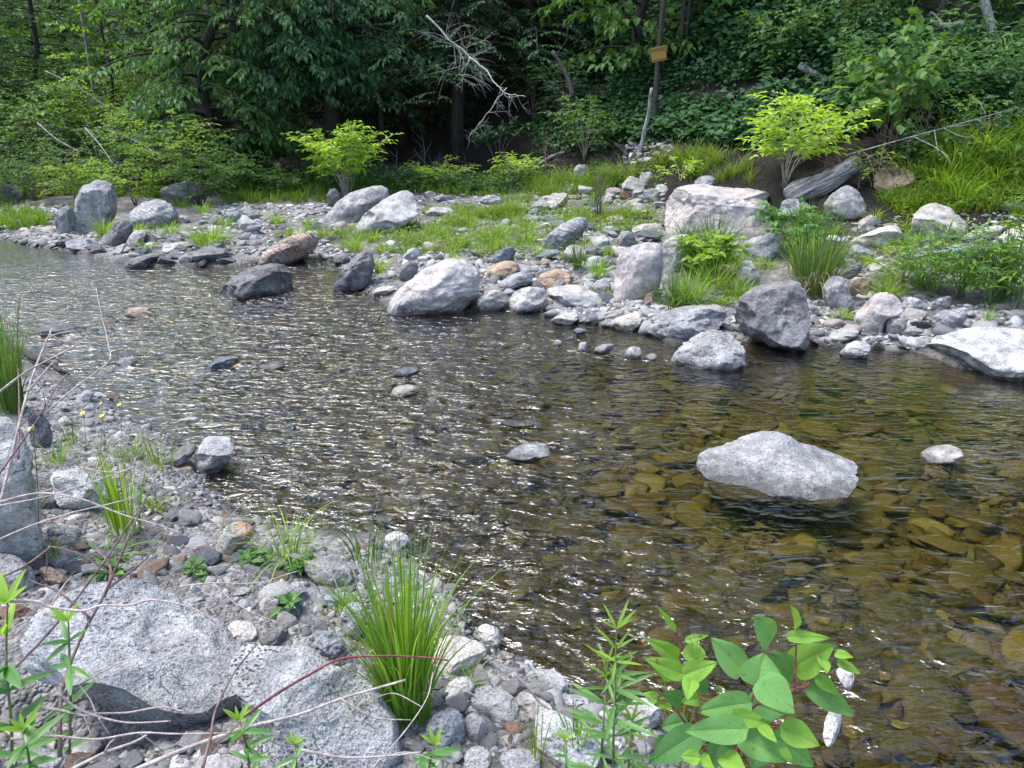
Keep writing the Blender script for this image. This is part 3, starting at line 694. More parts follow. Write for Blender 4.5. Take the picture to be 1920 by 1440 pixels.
E('flat brown stick-like stone left of the thin tall grass', 'tan', 105, 1018, 46, 12, -14)
N_BIG = len(FOOT)
# ------------------------------------------------------------------ ground sheet
def axis(lo, hi, a, b, step, grow):
    v = list(np.arange(a, b, step)); s = step; x = b
    while x < hi: v.append(x); s *= grow; x += s
    v.append(hi); s = step; x = a; l = []
    while x > lo: s *= grow; x -= s; l.append(max(x, lo))
    return np.array(sorted(set(l + v)))

gx = axis(-300, 300, -9, 8.5, .05, 1.16); gy = axis(-200, 400, .8, 14.5, .05, 1.13)
XX, YY = np.meshgrid(gx, gy)
ZZ = ground(XX, YY)
def grid_faces(nx, ny):
    i = np.arange(ny - 1)[:, None] * nx + np.arange(nx - 1)[None]
    return np.stack([i, i + 1, i + nx + 1, i + nx], -1).reshape(-1, 4)

def ground_mat():
    m, nt, out = newmat('stream_bank_ground'); n = N(nt)
    pos = n('NewGeometry').outputs['Position']; z = n('SeparateXYZ', {0: pos}).outputs[2]
    hill = n('Attribute', attribute_name='hill').outputs['Fac']
    v1 = n('TexVoronoi', {'Vector': pos, 'Scale': 26.0}); v2 = n('TexVoronoi', {'Vector': pos, 'Scale': 70.0}); v3 = n('TexVoronoi', {'Vector': n('Mapping', {'Vector': pos, 'Scale': (1, 1.4, 1)}).outputs[0], 'Scale': 7.0})
    nz = n.noise(pos, 2.2, 5, .6); nf = n.noise(pos, 40, 4, .6)
    def cellc(v, stops):
        return n.ramp(n('SeparateColor', {0: v.outputs['Color']}).outputs[0], stops)
    grav = cellc(v1, [(0, (.09, .088, .085, 1)), (.4, (.24, .235, .23, 1)), (.75, (.36, .35, .335, 1)), (1, (.20, .16, .14, 1))])
    grav = n.mix(.45, grav, cellc(v2, [(0, (.07, .068, .066, 1)), (.5, (.22, .215, .21, 1)), (1, (.34, .33, .32, 1))]))
    sand = n.ramp(nf, [(.3, (.075, .072, .068, 1)), (.7, (.15, .143, .135, 1))])
    bank = n.mix(n.maprange(nz, .42, .56), sand, grav)
    litter = n.ramp(n.noise(pos, 22, 6, .7), [(.3, (.007, .006, .005, 1)), (.55, (.024, .019, .015, 1)), (.8, (.07, .055, .044, 1))])  # litter tones darkened so the slope looks shaded by trees
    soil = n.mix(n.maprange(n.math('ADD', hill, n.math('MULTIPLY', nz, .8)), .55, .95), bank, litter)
    bed = cellc(v3, [(0, (.030, .024, .010, 1)), (.25, (.075, .060, .020, 1)), (.5, (.20, .15, .03, 1)), (.75, (.085, .075, .028, 1)), (.92, (.38, .29, .04, 1)), (1, (.13, .06, .02, 1))])
    bed = n.mix(.5, bed, cellc(v1, [(0, (.03, .025, .012, 1)), (.5, (.10, .075, .026, 1)), (1, (.17, .125, .05, 1))]))
    bed = n.mix(1.0, bed, (.80, .82, .80, 1), 'MULTIPLY'); bed = n.mix(n.maprange(nz, .4, .65, 0, .6), bed, (.12, .09, .022, 1))
    wet = n.maprange(n.math('ADD', z, n.math('MULTIPLY', nz, .03)), .015, .075, 1, 0)
    soil = n.mix(wet, soil, n.mix(1.0, soil, (.33, .31, .29, 1), 'MULTIPLY'))
    col = n.mix(n.maprange(z, -.03, .0, 1, 0), soil, bed)
    h = n.math('ADD', n.math('MULTIPLY', v1.outputs['Distance'], -.9), n.math('ADD', n.math('MULTIPLY', v2.outputs['Distance'], -.5), n.math('MULTIPLY', nf, .5)))
    b = n('Bump', {'Height': h, 'Strength': .9, 'Distance': .03})
    p = n('BsdfPrincipled', {'Base Color': col, 'Roughness': n.maprange(wet, 0, 1, .92, .45), 'Normal': b.outputs[0], 'Specular IOR Level': .3})
    nt.links.new(p.outputs[0], out.inputs[0]); return m

g = mk('ground', np.stack([XX.ravel(), YY.ravel(), ZZ.ravel()], 1), grid_faces(len(gx), len(gy)), ground_mat())
tag(g, kind='structure')
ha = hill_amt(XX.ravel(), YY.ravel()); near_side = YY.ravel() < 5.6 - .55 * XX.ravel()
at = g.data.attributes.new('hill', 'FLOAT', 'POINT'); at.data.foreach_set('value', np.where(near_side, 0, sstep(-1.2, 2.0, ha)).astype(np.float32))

# ------------------------------------------------------------------ water sheet
RIFF = [((60, 560), 4.2, 2.0, 1.0), ((420, 640), 2.6, 1.6, .8), ((650, 740), 1.5, 1.0, .85), ((560, 880), 1.2, .8, .9), ((700, 960), .9, .6, .8), ((520, 960), .8, .5, .9),
        ((760, 640), 1.6, .7, .5), ((900, 1080), .9, .5, .65), ((1250, 1130), 1.3, .5, .6), ((1500, 1250), .8, .4, .5), ((1100, 850), .8, .4, .4), ((1650, 1300), .9, .5, .4), ((1150, 760), 1.2, .5, .35)]
wx = axis(-120, 120, -11, 8, .028, 1.2); wy = axis(1.0, 60, 1.2, 16, .028, 1.2)
WX, WY = np.meshgrid(wx, wy); X, Y = WX.ravel(), WY.ravel()
rgh = np.full(X.shape, .20)
for (px, py), sx, sy, a in RIFF:
    c = on_plane(px, py)
    rgh += a * np.exp(-((X - c[0]) / sx) ** 2 - ((Y - c[1]) / sy) ** 2)
for (px, py), sx, sy, a in [((1500, 820), 2.2, 1.2, .22), ((1800, 1050), 1.6, 1.0, .2), ((1300, 720), 2.0, .9, .18), ((950, 640), 1.6, .8, .12)]:
    c = on_plane(px, py); rgh -= a * np.exp(-((X - c[0]) / sx) ** 2 - ((Y - c[1]) / sy) ** 2)
rgh = np.clip(rgh + .25 * fbm(np.stack([X * .5, Y * .8, 0 * X], 1), 3), .08, 1.2)
# flow runs from the far left towards the near right; crests lie across it
fa = math.radians(-28); U = X * math.cos(fa) + Y * math.sin(fa); Vv = -X * math.sin(fa) + Y * math.cos(fa)
warp = fbm(np.stack([X * .9, Y * .9, 0 * X + 3], 1), 3) * .5
dz = fbm(np.stack([U * 2.6 + warp, Vv * 4.2 + warp, 0 * X], 1), 3, .40) * .024
rip = 1 - 2 * np.abs(fbm(np.stack([U * 4.5 + warp * 2, Vv * 9 - warp * 2, 0 * X + 9], 1), 2, .35))
dz += rip * .0065
WZ = dz * rgh * 1.0
# small bow waves and wakes round the stones standing in the stream
for fx, fy, fr in FOOT[:N_BIG]:
    if water_sd(np.array([fx]), np.array([fy]))[0] > -.12: continue
    dx, dy = X - fx, Y - fy; q = np.hypot(dx, dy)
    WZ += .006 * np.exp(-((q - fr * 1.15) / .12) ** 2) * np.cos((q - fr) * 40)
    rgh += .25 * np.exp(-((dx - fr * 1.6) / (fr * 2 + .3)) ** 2 - ((dy + fr * .3) / (fr * .8 + .12)) ** 2)

def water_mat():
    m, nt, out = newmat('stream_water'); n = N(nt)
    pos = n('NewGeometry').outputs['Position']; rg = n('Attribute', attribute_name='rough').outputs['Fac']
    mp = n('Mapping', {'Vector': pos, 'Rotation': (0, 0, math.radians(28)), 'Scale': (6.0, 13.0, 1.0)}).outputs[0]
    a = n.noise(mp, 1.0, 3, .42, .9)
    mp2 = n('Mapping', {'Vector': pos, 'Rotation': (0, 0, math.radians(12)), 'Scale': (17.0, 36.0, 1.0)}).outputs[0]
    b = n.noise(mp2, 1.0, 3, .36, .3)
    h = n.math('ADD', n.math('MULTIPLY', a, 1.0), n.math('MULTIPLY', b, .24))
    h = n.math('MULTIPLY', h, n.math('ADD', .18, n.math('MULTIPLY', rg, .85)))
    bp = n('Bump', {'Height': h, 'Strength': 1.0, 'Distance': .052})
    fr = n('Fresnel', {'IOR': 1.33, 'Normal': bp.outputs[0]}).outputs[0]
    gl = n('BsdfGlossy', {'Color': (1, 1, 1, 1), 'Roughness': .14, 'Normal': bp.outputs[0]})
    tr = n('BsdfTransparent', {'Color': (.64, .60, .37, 1)})
    mx = n('MixShader', {0: n.math('MULTIPLY', fr, 2.2, True), 1: tr.outputs[0], 2: gl.outputs[0]})
    nt.links.new(mx.outputs[0], out.inputs[0]); return m
w = mk('water', np.stack([X, Y, WZ], 1), grid_faces(len(wx), len(wy)), water_mat())
tag(w, kind='structure')
at = w.data.attributes.new('rough', 'FLOAT', 'POINT'); at.data.foreach_set('value', rgh.astype(np.float32))

# ------------------------------------------------------------------ cobbles: countable ones as objects, the rest as gravel
def in_poly(px, py, poly):
    poly = np.asarray(poly, float); inside = np.zeros(len(px), bool); n = len(poly)
    for i in range(n):
        ax, ay = poly[i]; bx, by = poly[(i + 1) % n]
        c = (ay > py) != (by > py); inside ^= c & (px < ax + (py - ay) / (by - ay + 1e-12) * (bx - ax))
    return inside

def sample(poly_px, n, rg, z=0.1):
    """random ground positions inside a patch whose corners are picked on the ground"""
    P = np.array([on_ground(x, y)[:2] for x, y in poly_px]); lo, hi = P.min(0), P.max(0); out = np.zeros((0, 2))
    while len(out) < n:
        q = rg.uniform(lo, hi, (n * 3, 2)); out = np.concatenate([out, q[in_poly(q[:, 0], q[:, 1], P)]])
    return out[:n]

F_ = np.array(FOOT[:N_BIG])
def free(q, pad=.0, f=.8):
    d = np.hypot(q[:, None, 0] - F_[None, :, 0], q[:, None, 1] - F_[None, :, 1]); return (d > F_[None, :, 2] * f + pad).all(1)

cob = []
for k in range(14):
    V, F = unit_rock(300 + k, 4, 10, .45, .8, .10)
    V = V * np.array([1, .78, .52]); cob.append((V, F))
COBZ = [ # patch, count, size range, label, group, materials
 ([(930,520),(1150,520),(1150,590),(960,575)], 26, (.05,.12), 'small rounded cobble among the pale stones at the waterline left of the pink slab', 'cobbles at the waterline by the pink slab', ['grey','pale','tan','white','slate']),
 ([(1040,420),(1240,390),(1240,500),(1030,520)], 34, (.07,.16), 'mixed grey cobble between the striped boulder and the pink slab', 'cobbles between striped boulder and pink slab', ['grey','pale','dark','cream','slate']),
 ([(1000,362),(1240,350),(1240,400),(1000,400)], 30, (.09,.20), 'pale cobble in the heap left of the biggest pinkish boulder', 'cobbles heaped left of the biggest boulder', ['pale','white','grey','pink']),
 ([(100,440),(330,455),(600,480),(600,500),(300,505),(90,470)], 36, (.06,.16), 'low dark or grey cobble along the waterline of the left far bank', 'cobbles along the left far waterline', ['dark','grey','pale','slate']),
 ([(420,385),(610,395),(600,430),(400,430)], 22, (.06,.16), 'flat grey cobble on the gravel strip left of the twin boulders', 'cobbles on the gravel strip', ['grey','pale','slate']),
 ([(1530,560),(1740,560),(1730,650),(1530,650)], 16, (.04,.10), 'small cobble between the boulders on the right shore', 'cobbles on the right shore', ['grey','pale','white','dark']),
 ([(300,930),(480,980),(640,1090),(600,1200),(480,1170),(330,1080)], 40, (.022,.055), 'small flat stone lying on the near gravel behind the two big boulders', 'stones on the near gravel', ['grey','pale','slate','tan','white']),
 ([(760,1260),(900,1250),(1150,1350),(1180,1440),(780,1440)], 26, (.02,.05), 'small stone in the stony bottom edge between grass and big leaves', 'stones along the bottom edge', ['grey','pale','coarse','white']),
 ([(-20,1000),(140,1000),(330,1080),(60,1150),(-20,1150)], 14, (.03,.07), 'stone in the jumble between the two left near boulders', 'stones in the left jumble', ['grey','pale','tan','dark']),
 ([(40,1370),(430,1390),(480,1440),(20,1440)], 16, (.02,.05), 'stone on the shaded floor below the giant boulder', 'stones below the giant boulder', ['grey','pale','dark','tan'])]
cmesh = {}
for poly, cnt, (s0, s1), lab, grp, ms in COBZ:
    rg = np.random.default_rng(cnt * 7 + int(poly[0][0] + 999)); q = sample(poly, cnt * 3, rg); q = q[free(q, .02)][:cnt]
    for x, y in q:
        k = int(rg.integers(14)); mn = ms[int(rg.integers(len(ms)))]
        if (k, mn) not in cmesh:
            me = mk('cobble', cob[k][0], cob[k][1], RM[mn]); cmesh[k, mn] = me.data; bpy.data.objects.remove(me)
        o = bpy.data.objects.new('cobble', cmesh[k, mn]); COL.objects.link(o)
        s = rg.uniform(s0, s1) * (1 + .5 * (rg.random() < .12)); o.scale = (s, s, s * rg.uniform(.7, 1.1))
        o.location = (x, y, max(gz(x, y), -.02) + s * .2); o.rotation_euler = (rg.normal(0, .22), rg.normal(0, .22), rg.uniform(0, 6.28))
        tag(o, lab, 'cobble', grp); FOOT.append((x, y, s * .8))

peb = {n: [unit_rock(500 + k, n, 9, .45, .8, .06) for k in range(8)] for n in (2, 3)}
def merge_stones(name, q, size, zoff, mat, rg, lod=2, flat=(.35, .7), mats=None):
    geo = Geo(); kk = rg.integers(8, size=len(q)); z = ground(q[:, 0], q[:, 1])
    for k in range(8):
        i = np.flatnonzero(kk == k)
        if not len(i): continue
        V, F = peb[lod][k]; a = rg.uniform(0, 6.28, len(i)); ca, sa = np.cos(a), np.sin(a)
        s = size[i]; e = rg.uniform(.6, .95, len(i)); fl = rg.uniform(*flat, len(i)); tx, ty = rg.normal(0, .2, (2, len(i)))
        vx = V[None, :, 0] * s[:, None]; vy = V[None, :, 1] * (s * e)[:, None]; vz = V[None, :, 2] * (s * fl)[:, None] + tx[:, None] * vx + ty[:, None] * vy
        W = np.stack([vx * ca[:, None] - vy * sa[:, None] + q[i, 0, None], vx * sa[:, None] + vy * ca[:, None] + q[i, 1, None], vz + (z[i] + zoff * s)[:, None]], -1)
        b = geo.n; geo.V.append(W.reshape(-1, 3)); geo.n += W.shape[0] * W.shape[1]
        geo.F.setdefault(3, []).append((F[None] + b + np.arange(len(i))[:, None, None] * len(V)).reshape(-1, 3))
    return geo.build(name, mat)

def pebble_mat(name, stops, wetz=True, rough=.8):
    m, nt, out = newmat(name); n = N(nt)
    g_ = n('NewGeometry'); col = n.ramp(g_.outputs['Random Per Island'], stops, 'CONSTANT'); pos = g_.outputs['Position']
    f = n.noise(pos, 90, 4, .65); col = n.mix(.55, col, n.ramp(f, [(.35, (.45, .45, .45, 1)), (.65, (1.25, 1.25, 1.25, 1))]), 'MULTIPLY')
    if wetz:
        z = n('SeparateXYZ', {0: pos}).outputs[2]; wet = n.maprange(z, .01, .05, 1, 0)
        col = n.mix(n.math('MULTIPLY', wet, .8), col, n.mix(1.0, col, (.3, .28, .26, 1), 'MULTIPLY'))
    b = n('Bump', {'Height': f, 'Strength': .5, 'Distance': .008})
    p = n('BsdfPrincipled', {'Base Color': col, 'Roughness': rough, 'Normal': b.outputs[0]}); nt.links.new(p.outputs[0], out.inputs[0]); return m
PEB = pebble_mat('pebbles', [(0, (.24, .24, .24, 1)), (.16, (.36, .35, .33, 1)), (.3, (.13, .13, .135, 1)), (.44, (.50, .48, .44, 1)), (.52, (.19, .185, .18, 1)), (.68, (.29, .24, .21, 1)), (.78, (.31, .32, .33, 1)), (.9, (.10, .095, .10, 1))])
PEBN = pebble_mat('near_pebbles', [(0, (.17, .17, .168, 1)), (.16, (.27, .262, .25, 1)), (.3, (.095, .095, .10, 1)), (.46, (.42, .405, .375, 1)), (.52, (.14, .137, .133, 1)), (.70, (.21, .175, .155, 1)), (.78, (.23, .235, .245, 1)), (.9, (.075, .07, .073, 1))])
BED = pebble_mat('river_bed_stones', [(0, (.09, .07, .025, 1)), (.2, (.105, .095, .038, 1)), (.38, (.05, .042, .02, 1)), (.52, (.17, .14, .045, 1)), (.62, (.11, .07, .028, 1)), (.74, (.16, .14, .075, 1)), (.86, (.075, .06, .028, 1)), (.95, (.24, .21, .07, 1))], False, .6)
rg = np.random.default_rng(77)
def cloud(polys, n):
    return np.concatenate([sample(p, int(n * f), rg) for p, f in polys])
NEARP = [([(60,760),(330,800),(440,960),(640,1010),(760,1020),(640,1240),(330,1120),(60,1000)], 1.0), ([(740,1020),(860,1120),(1000,1260),(1240,1390),(1300,1440),(760,1440),(560,1240)], .8), ([(-60,1330),(500,1370),(520,1480),(-60,1480)], .25), ([(-60,1000),(200,1000),(300,1090),(-60,1200)], .3), ([(0,690),(180,745),(250,800),(60,800)], .3)]
q = cloud(NEARP, 4000); sz = rg.gamma(1.15, .0078, len(q)) + .003
tag(merge_stones('near_gravel', q, sz, -.22, PEBN, rg, 2), 'grey pebbles and gravel covering the near bank', 'gravel', kind='stuff')
FARP = [([(60,455),(250,480),(610,490),(640,530),(720,560),(760,500),(600,440),(330,430),(100,430)], 1.0), ([(700,480),(900,470),(1240,470),(1240,590),(1050,610),(880,560)], 1.3), ([(980,350),(1250,340),(1250,470),(980,450)], 1.0), ([(1230,560),(1560,520),(1920,590),(1920,650),(1560,650),(1240,600)], .8), ([(380,385),(640,385),(640,440),(380,440)], .7), ([(780,360),(1000,350),(1000,470),(700,470)], .6), ([(1000,575),(1260,560),(1260,620),(1040,605)], .7), ([(1560,420),(1920,400),(1920,560),(1560,520)], .5), ([(-40,400),(120,380),(120,470),(-40,455)], .4), ([(1170,270),(1260,260),(1260,300),(1170,310)], .12)]
q = cloud(FARP, 1500); sz = rg.gamma(1.3, .017, len(q)) + .010
tag(merge_stones('far_gravel', q, sz, .0, PEB, rg, 2), 'grey and white gravel between the stones of the far bank', 'gravel', kind='stuff')
BEDP = [([(300,560),(1000,600),(1900,720),(2050,1400),(1300,1400),(800,1050),(400,860),(60,640)], 1.0), ([(900,800),(1900,800),(1950,1440),(1350,1440)], .9)]
q = cloud(BEDP, 2200); sz = rg.gamma(2.0, .019, len(q)) + .015; sd_ = water_sd(q[:, 0], q[:, 1]); k_ = sd_ < -.1; q, sz = q[k_], sz[k_]
zz = ground(q[:, 0], q[:, 1]); sz = np.minimum(sz, np.maximum(.01, (-zz - .03) * 1.3))
tag(merge_stones('river_bed_stones', q, sz, .12, BED, rg, 3, (.25, .5)), 'brown and golden stones on the stream bed under the water', 'river bed', kind='stuff')
# ------------------------------------------------------------------ leaf and grass materials
LM = {
 'bright': leaf_mat('bright_young_leaf', [(.25, .42, .035), (.35, .52, .05), (.46, .60, .07)], .42, .42, .45),
 'lime':   leaf_mat('lime_leaf', [(.12, .22, .025), (.19, .31, .04), (.27, .38, .05)], .40),
 'mid':    leaf_mat('mid_green_leaf', [(.055, .13, .026), (.085, .18, .035), (.135, .24, .05)], .35),
 'soft':   leaf_mat('soft_green_leaf', [(.065, .15, .05), (.095, .20, .06), (.15, .25, .08)], .35),
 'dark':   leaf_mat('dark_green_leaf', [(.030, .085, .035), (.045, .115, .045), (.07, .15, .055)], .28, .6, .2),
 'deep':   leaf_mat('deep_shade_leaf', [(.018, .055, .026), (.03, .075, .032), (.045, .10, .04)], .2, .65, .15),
 'hem':    leaf_mat('hemlock_needles', [(.035, .09, .042), (.055, .125, .055), (.09, .17, .065)], .22),
 'grassb': leaf_mat('bright_grass', [(.09, .21, .015), (.16, .31, .02), (.24, .38, .035), (.30, .40, .05), (.34, .31, .12)], .40, .45, .35),
 'grassm': leaf_mat('meadow_grass', [(.09, .18, .02), (.15, .25, .03), (.22, .31, .045), (.28, .30, .09)], .38, .5, .3),
 'grassd': leaf_mat('dark_grass', [(.05, .12, .025), (.08, .16, .03), (.12, .20, .04), (.20, .19, .10)], .35),
 'grasss': leaf_mat('slope_grass_blades', [(.075, .15, .015), (.12, .22, .02), (.19, .29, .03), (.25, .30, .07)], .38),
 'grassf': leaf_mat('fresh_grass', [(.085, .21, .022), (.14, .29, .03), (.20, .36, .04), (.27, .38, .07), (.33, .30, .14)], .4, .45, .3),
 'strawg': leaf_mat('dead_grass', [(.25, .20, .14), (.38, .32, .24), (.20, .15, .11)], .2, .7, .2),
 'knotd':  leaf_mat('broad_leaf', [(.075, .19, .045), (.095, .22, .05), (.12, .25, .06)], .32, .38, .5),
 'knotb':  leaf_mat('broad_young_leaf', [(.20, .36, .035), (.26, .42, .05), (.30, .44, .06)], .40, .38, .5),
 'herb':   leaf_mat('herb_leaf', [(.08, .19, .05), (.11, .24, .06), (.15, .28, .06)], .35, .42, .45),
 'dry':    leaf_mat('dry_leaf', [(.08, .05, .03), (.16, .10, .06), (.24, .18, .11)], .2),
}
T_OV = leaf_t(.26); T_BROAD = leaf_t(.40, .1, .2); T_LANCE = leaf_t(.13, .05, .2); T_HEART = leaf_t(.48, .08, .15, True); T_DIA = diamond_t(.24); T_NEED = diamond_t(.20, .03, .1); T_WIDE = diamond_t(.36)

def unit(v): return v / (np.linalg.norm(v, axis=-1, keepdims=True) + 1e-9)

class Plant:
    """wood and leaves of one plant, gathered before it becomes an empty with two meshes"""
    def __init__(s, seed): s.r = np.random.default_rng(seed); s.wood = Geo(); s.P, s.D, s.N, s.S = [], [], [], []
    def leaf(s, p, d, n, size): s.P.append(p); s.D.append(d); s.N.append(n); s.S.append(size)
    def twig_leaves(s, pts, step, size, flat=.8, t0=.15, spread=.9, hang=0.0, jit=.25):
        """alternate leaves along a twig, mostly lying level"""
        pts = np.asarray(pts); L = np.linalg.norm(np.diff(pts, axis=0), axis=1); cum = np.concatenate([[0], np.cumsum(L)]); tot = cum[-1]
        ts = np.arange(t0 * tot, tot, step) + s.r.uniform(-.2, .2) * step
        if len(ts) == 0: ts = np.array([tot])
        P = np.stack([np.interp(ts, cum, pts[:, k]) for k in range(3)], 1)
        T = unit(np.stack([np.interp(ts, cum[:-1], np.diff(pts[:, k]) / (L + 1e-9)) for k in range(3)], 1))
        side = unit(np.cross(T, np.array([0, 0, 1.0])) + 1e-6)
        sg = np.where(np.arange(len(ts)) % 2, 1, -1)[:, None]
        D = unit(T * .6 + side * sg * spread + s.r.normal(0, jit, (len(ts), 3)) + np.array([0, 0, -hang]))
        Nn = unit(np.array([0, 0, 1.0]) * flat + s.r.normal(0, .35, (len(ts), 3)))
        s.P.append(P); s.D.append(D); s.N.append(Nn); s.S.append(size * s.r.uniform(.6, 1.15, len(ts)) * np.interp(ts, [0, tot * .7, tot], [1, 1, .6]))
        # terminal leaf
        s.P.append(pts[-1:]); s.D.append(unit(T[-1:] + [[0, 0, -hang * .5]])); s.N.append(np.array([[0, 0, 1.0]]) + s.r.normal(0, .2, (1, 3))); s.S.append(np.array([size * .8]))
    def build(s, name, base, label, cat, tmpl, leafmat, woodmat, group=None, wname='stem', lname='foliage', extra=None):
        o = empty(name, base, label, cat, group)
        if s.wood.n: s.wood.build(wname, woodmat, o)
        P = np.concatenate([np.atleast_2d(p) for p in s.P]); D = np.concatenate([np.atleast_2d(p) for p in s.D]); Nn = np.concatenate([np.atleast_2d(p) for p in s.N]); S = np.concatenate([np.atleast_1d(p) for p in s.S])
        g = Geo(); put_leaves(g, tmpl, P, D, Nn, S); g.build(lname, leafmat, o, smooth=False)
        return o

def bush(name, base, label, h, spread, nst, leaf, tmpl, lm, wm=TWIGD, seed=1, cat='shrub', group=None, lean=(0, 0), side=7, step=None, droop=.25, low=.25, rad=.006, hang=0, fan=1.0, sub=.55):
    """arching stems from one foot, each with side sprays of leaves in flat layers"""
    base = np.asarray(base, float); p = Plant(seed); r = p.r; step = step or leaf * .55
    for k in range(nst):
        az = 2.4 * k + r.uniform(-.4, .4); rr = spread * (r.uniform(.35, 1) if k else .1); hh = h * r.uniform(.7, 1.05) * (1 - .25 * (rr / spread) ** 2)
        tip = base + [math.cos(az) * rr + lean[0] * h, math.sin(az) * rr * fan + lean[1] * h, hh]
        mid = base + (tip - base) * [.25, .25, .72] + r.normal(0, .03 * h, 3)
        st = curve(base + r.normal(0, .02, 3) * [1, 1, 0], mid, tip, 9)
        tube(p.wood, st, np.linspace(rad, rad * .35, 9), 5)
        p.twig_leaves(st[5:], step, leaf, hang=hang)
        for j in range(side):
            t = low + (1 - low) * (j + r.uniform(0, .8)) / side; i = min(int(t * 8), 7); q = st[i] + (st[i + 1] - st[i]) * (t * 8 - i)
            a2 = az + r.choice([-1, 1]) * r.uniform(.3, 1.5); ln = spread * sub * r.uniform(.5, 1.1) * (1.15 - .6 * t)
            e = q + [math.cos(a2) * ln, math.sin(a2) * ln, ln * r.uniform(.05, .45) - droop * ln]
            tw = curve(q, (q + e) / 2 + [0, 0, ln * .18], e, 6)
            tube(p.wood, tw, np.linspace(rad * .5, rad * .2, 6), 4)
            p.twig_leaves(tw, step, leaf, hang=hang)
    return p.build(name, base, label, cat, tmpl, lm, wm, group)

def tree(name, base, label, h, R, z0, nl, leaf, tmpl, lm, wm=BARK, seed=1, group=None, rad=.12, lean=(0, 0), tw=7, step=.09, hang=.15, droop=.2, cone=False, cat='tree', twl=.55, aim=None, trunk_pts=None, dens=1.0):
    """tapered trunk, limbs, twigs and a leaf for every position along the twigs"""
    base = np.asarray(base, float); p = Plant(seed); r = p.r
    top = base + [lean[0] * h, lean[1] * h, h]
    if trunk_pts is None:
        n = 9; t = np.linspace(0, 1, n)[:, None]; tr = base + (top - base) * t + np.concatenate([np.zeros((1, 3)), r.normal(0, .012 * h, (n - 1, 3)) * [1, 1, 0]])
    else: tr = np.asarray(trunk_pts, float); n = len(tr)
    tr[0, 2] -= .25
    tube(p.wood, tr, rad * np.linspace(1.15, .25, n), 8)
    zt = tr[:, 2]
    for k in range(nl):
        f = ((k + r.uniform(0, .9)) / nl) ** 1.55; z = base[2] + z0 + (h - z0) * f
        q = np.array([np.interp(z, zt, tr[:, i]) for i in range(3)])
        az = 2.4 * k + r.uniform(-.5, .5)
        if aim is not None and r.random() < .6: az = aim + r.normal(0, .7)
        prof = (1 - f) ** .8 if cone else (math.sin(math.pi * min(1, .22 + .78 * f)) ** .6)
        ln = R * max(.18, prof) * r.uniform(.65, 1.1)
        e = q + [math.cos(az) * ln, math.sin(az) * ln, ln * (r.uniform(-.05, .35) if not cone else r.uniform(-.1, .12)) - droop * ln]
        lb = curve(q, (q + e) / 2 + [0, 0, ln * .22], e, 9)
        tube(p.wood, lb, np.linspace(max(.008, rad * .28 * (1 - .6 * f)), .004, 9), 5)
        m = max(2, int(tw * ln / R + .5))
        for j in range(m):
            t = .22 + .78 * (j + r.uniform(0, .9)) / m; i = min(int(t * 8), 7); s0 = lb[i] + (lb[i + 1] - lb[i]) * (t * 8 - i)
            a2 = az + (1 if j % 2 else -1) * r.uniform(.35, 1.25); l2 = twl * R * .55 * r.uniform(.5, 1.1) * (1.15 - .6 * t)
            e2 = s0 + [math.cos(a2) * l2, math.sin(a2) * l2, l2 * r.uniform(-.15, .3) - hang * l2]
            c2 = curve(s0, (s0 + e2) / 2 + [0, 0, l2 * .15], e2, 6)
            tube(p.wood, c2, np.linspace(.006, .002, 6), 4)
            p.twig_leaves(c2, step / dens, leaf, hang=hang)
            if not cone:
                for _ in range(2):
                    s3 = c2[r.integers(1, 5)]; a3 = a2 + r.uniform(-1.2, 1.2); l3 = l2 * r.uniform(.3, .6)
                    e3 = s3 + [math.cos(a3) * l3, math.sin(a3) * l3, -hang * l3 + r.uniform(-.2, .25) * l3]
                    p.twig_leaves(curve(s3, (s3 + e3) / 2 + [0, 0, l3 * .1], e3, 5), step / dens, leaf, hang=hang)
    return p.build(name, base, label, cat, tmpl, lm, wm, group, 'trunk', 'crown')

def copy_thing(src, loc, rz, sc, label=None):
    r = src.copy(); COL.objects.link(r); r.location = [float(v) for v in loc]; r.rotation_euler = (0, 0, rz); r.scale = (sc,) * 3
    if label: r['label'] = label
    for ch in list(src.children):
        c = ch.copy(); COL.objects.link(c); c.parent = r
    return r

def gy_(px, y):                     # the ground below a picture column at a given distance
    d = ray(px, 400); x = d[0] * y / d[1] if False else (px - CX) / FPX * (y * math.cos(PITCH) + .5)
    return np.array([x, y, gz(x, y)])

# ------------------------------------------------------------------ trees behind the stream
tree('leaning_tree', gy_(395, 17.5), 'dense green tree with drooping leaflets over the bank, left of the black hollow', 6.8, 2.5, 1.0, 76, .17, T_OV, LM['soft'], seed=3, rad=.16, tw=8, step=.07, hang=.55, droop=.35, lean=(.10, -.05), dens=1.0)
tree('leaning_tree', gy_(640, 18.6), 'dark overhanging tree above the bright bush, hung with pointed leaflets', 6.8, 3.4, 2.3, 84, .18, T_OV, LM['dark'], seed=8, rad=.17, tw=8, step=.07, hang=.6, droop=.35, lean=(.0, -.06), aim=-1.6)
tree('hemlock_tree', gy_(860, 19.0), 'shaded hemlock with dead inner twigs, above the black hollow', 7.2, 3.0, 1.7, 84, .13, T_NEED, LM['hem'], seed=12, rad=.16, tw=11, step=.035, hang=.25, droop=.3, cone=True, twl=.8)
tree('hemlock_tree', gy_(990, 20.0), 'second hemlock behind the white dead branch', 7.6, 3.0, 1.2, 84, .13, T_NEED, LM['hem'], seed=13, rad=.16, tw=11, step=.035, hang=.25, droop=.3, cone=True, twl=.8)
tree('broadleaf_tree', gy_(1180, 17.0), 'tree whose bright broad leaves hang in front of the orange sign', 8, 2.3, .5, 60, .2, T_BROAD, LM['mid'], seed=21, rad=.11, tw=7, step=.12, hang=.45, droop=.2, aim=-1.6)
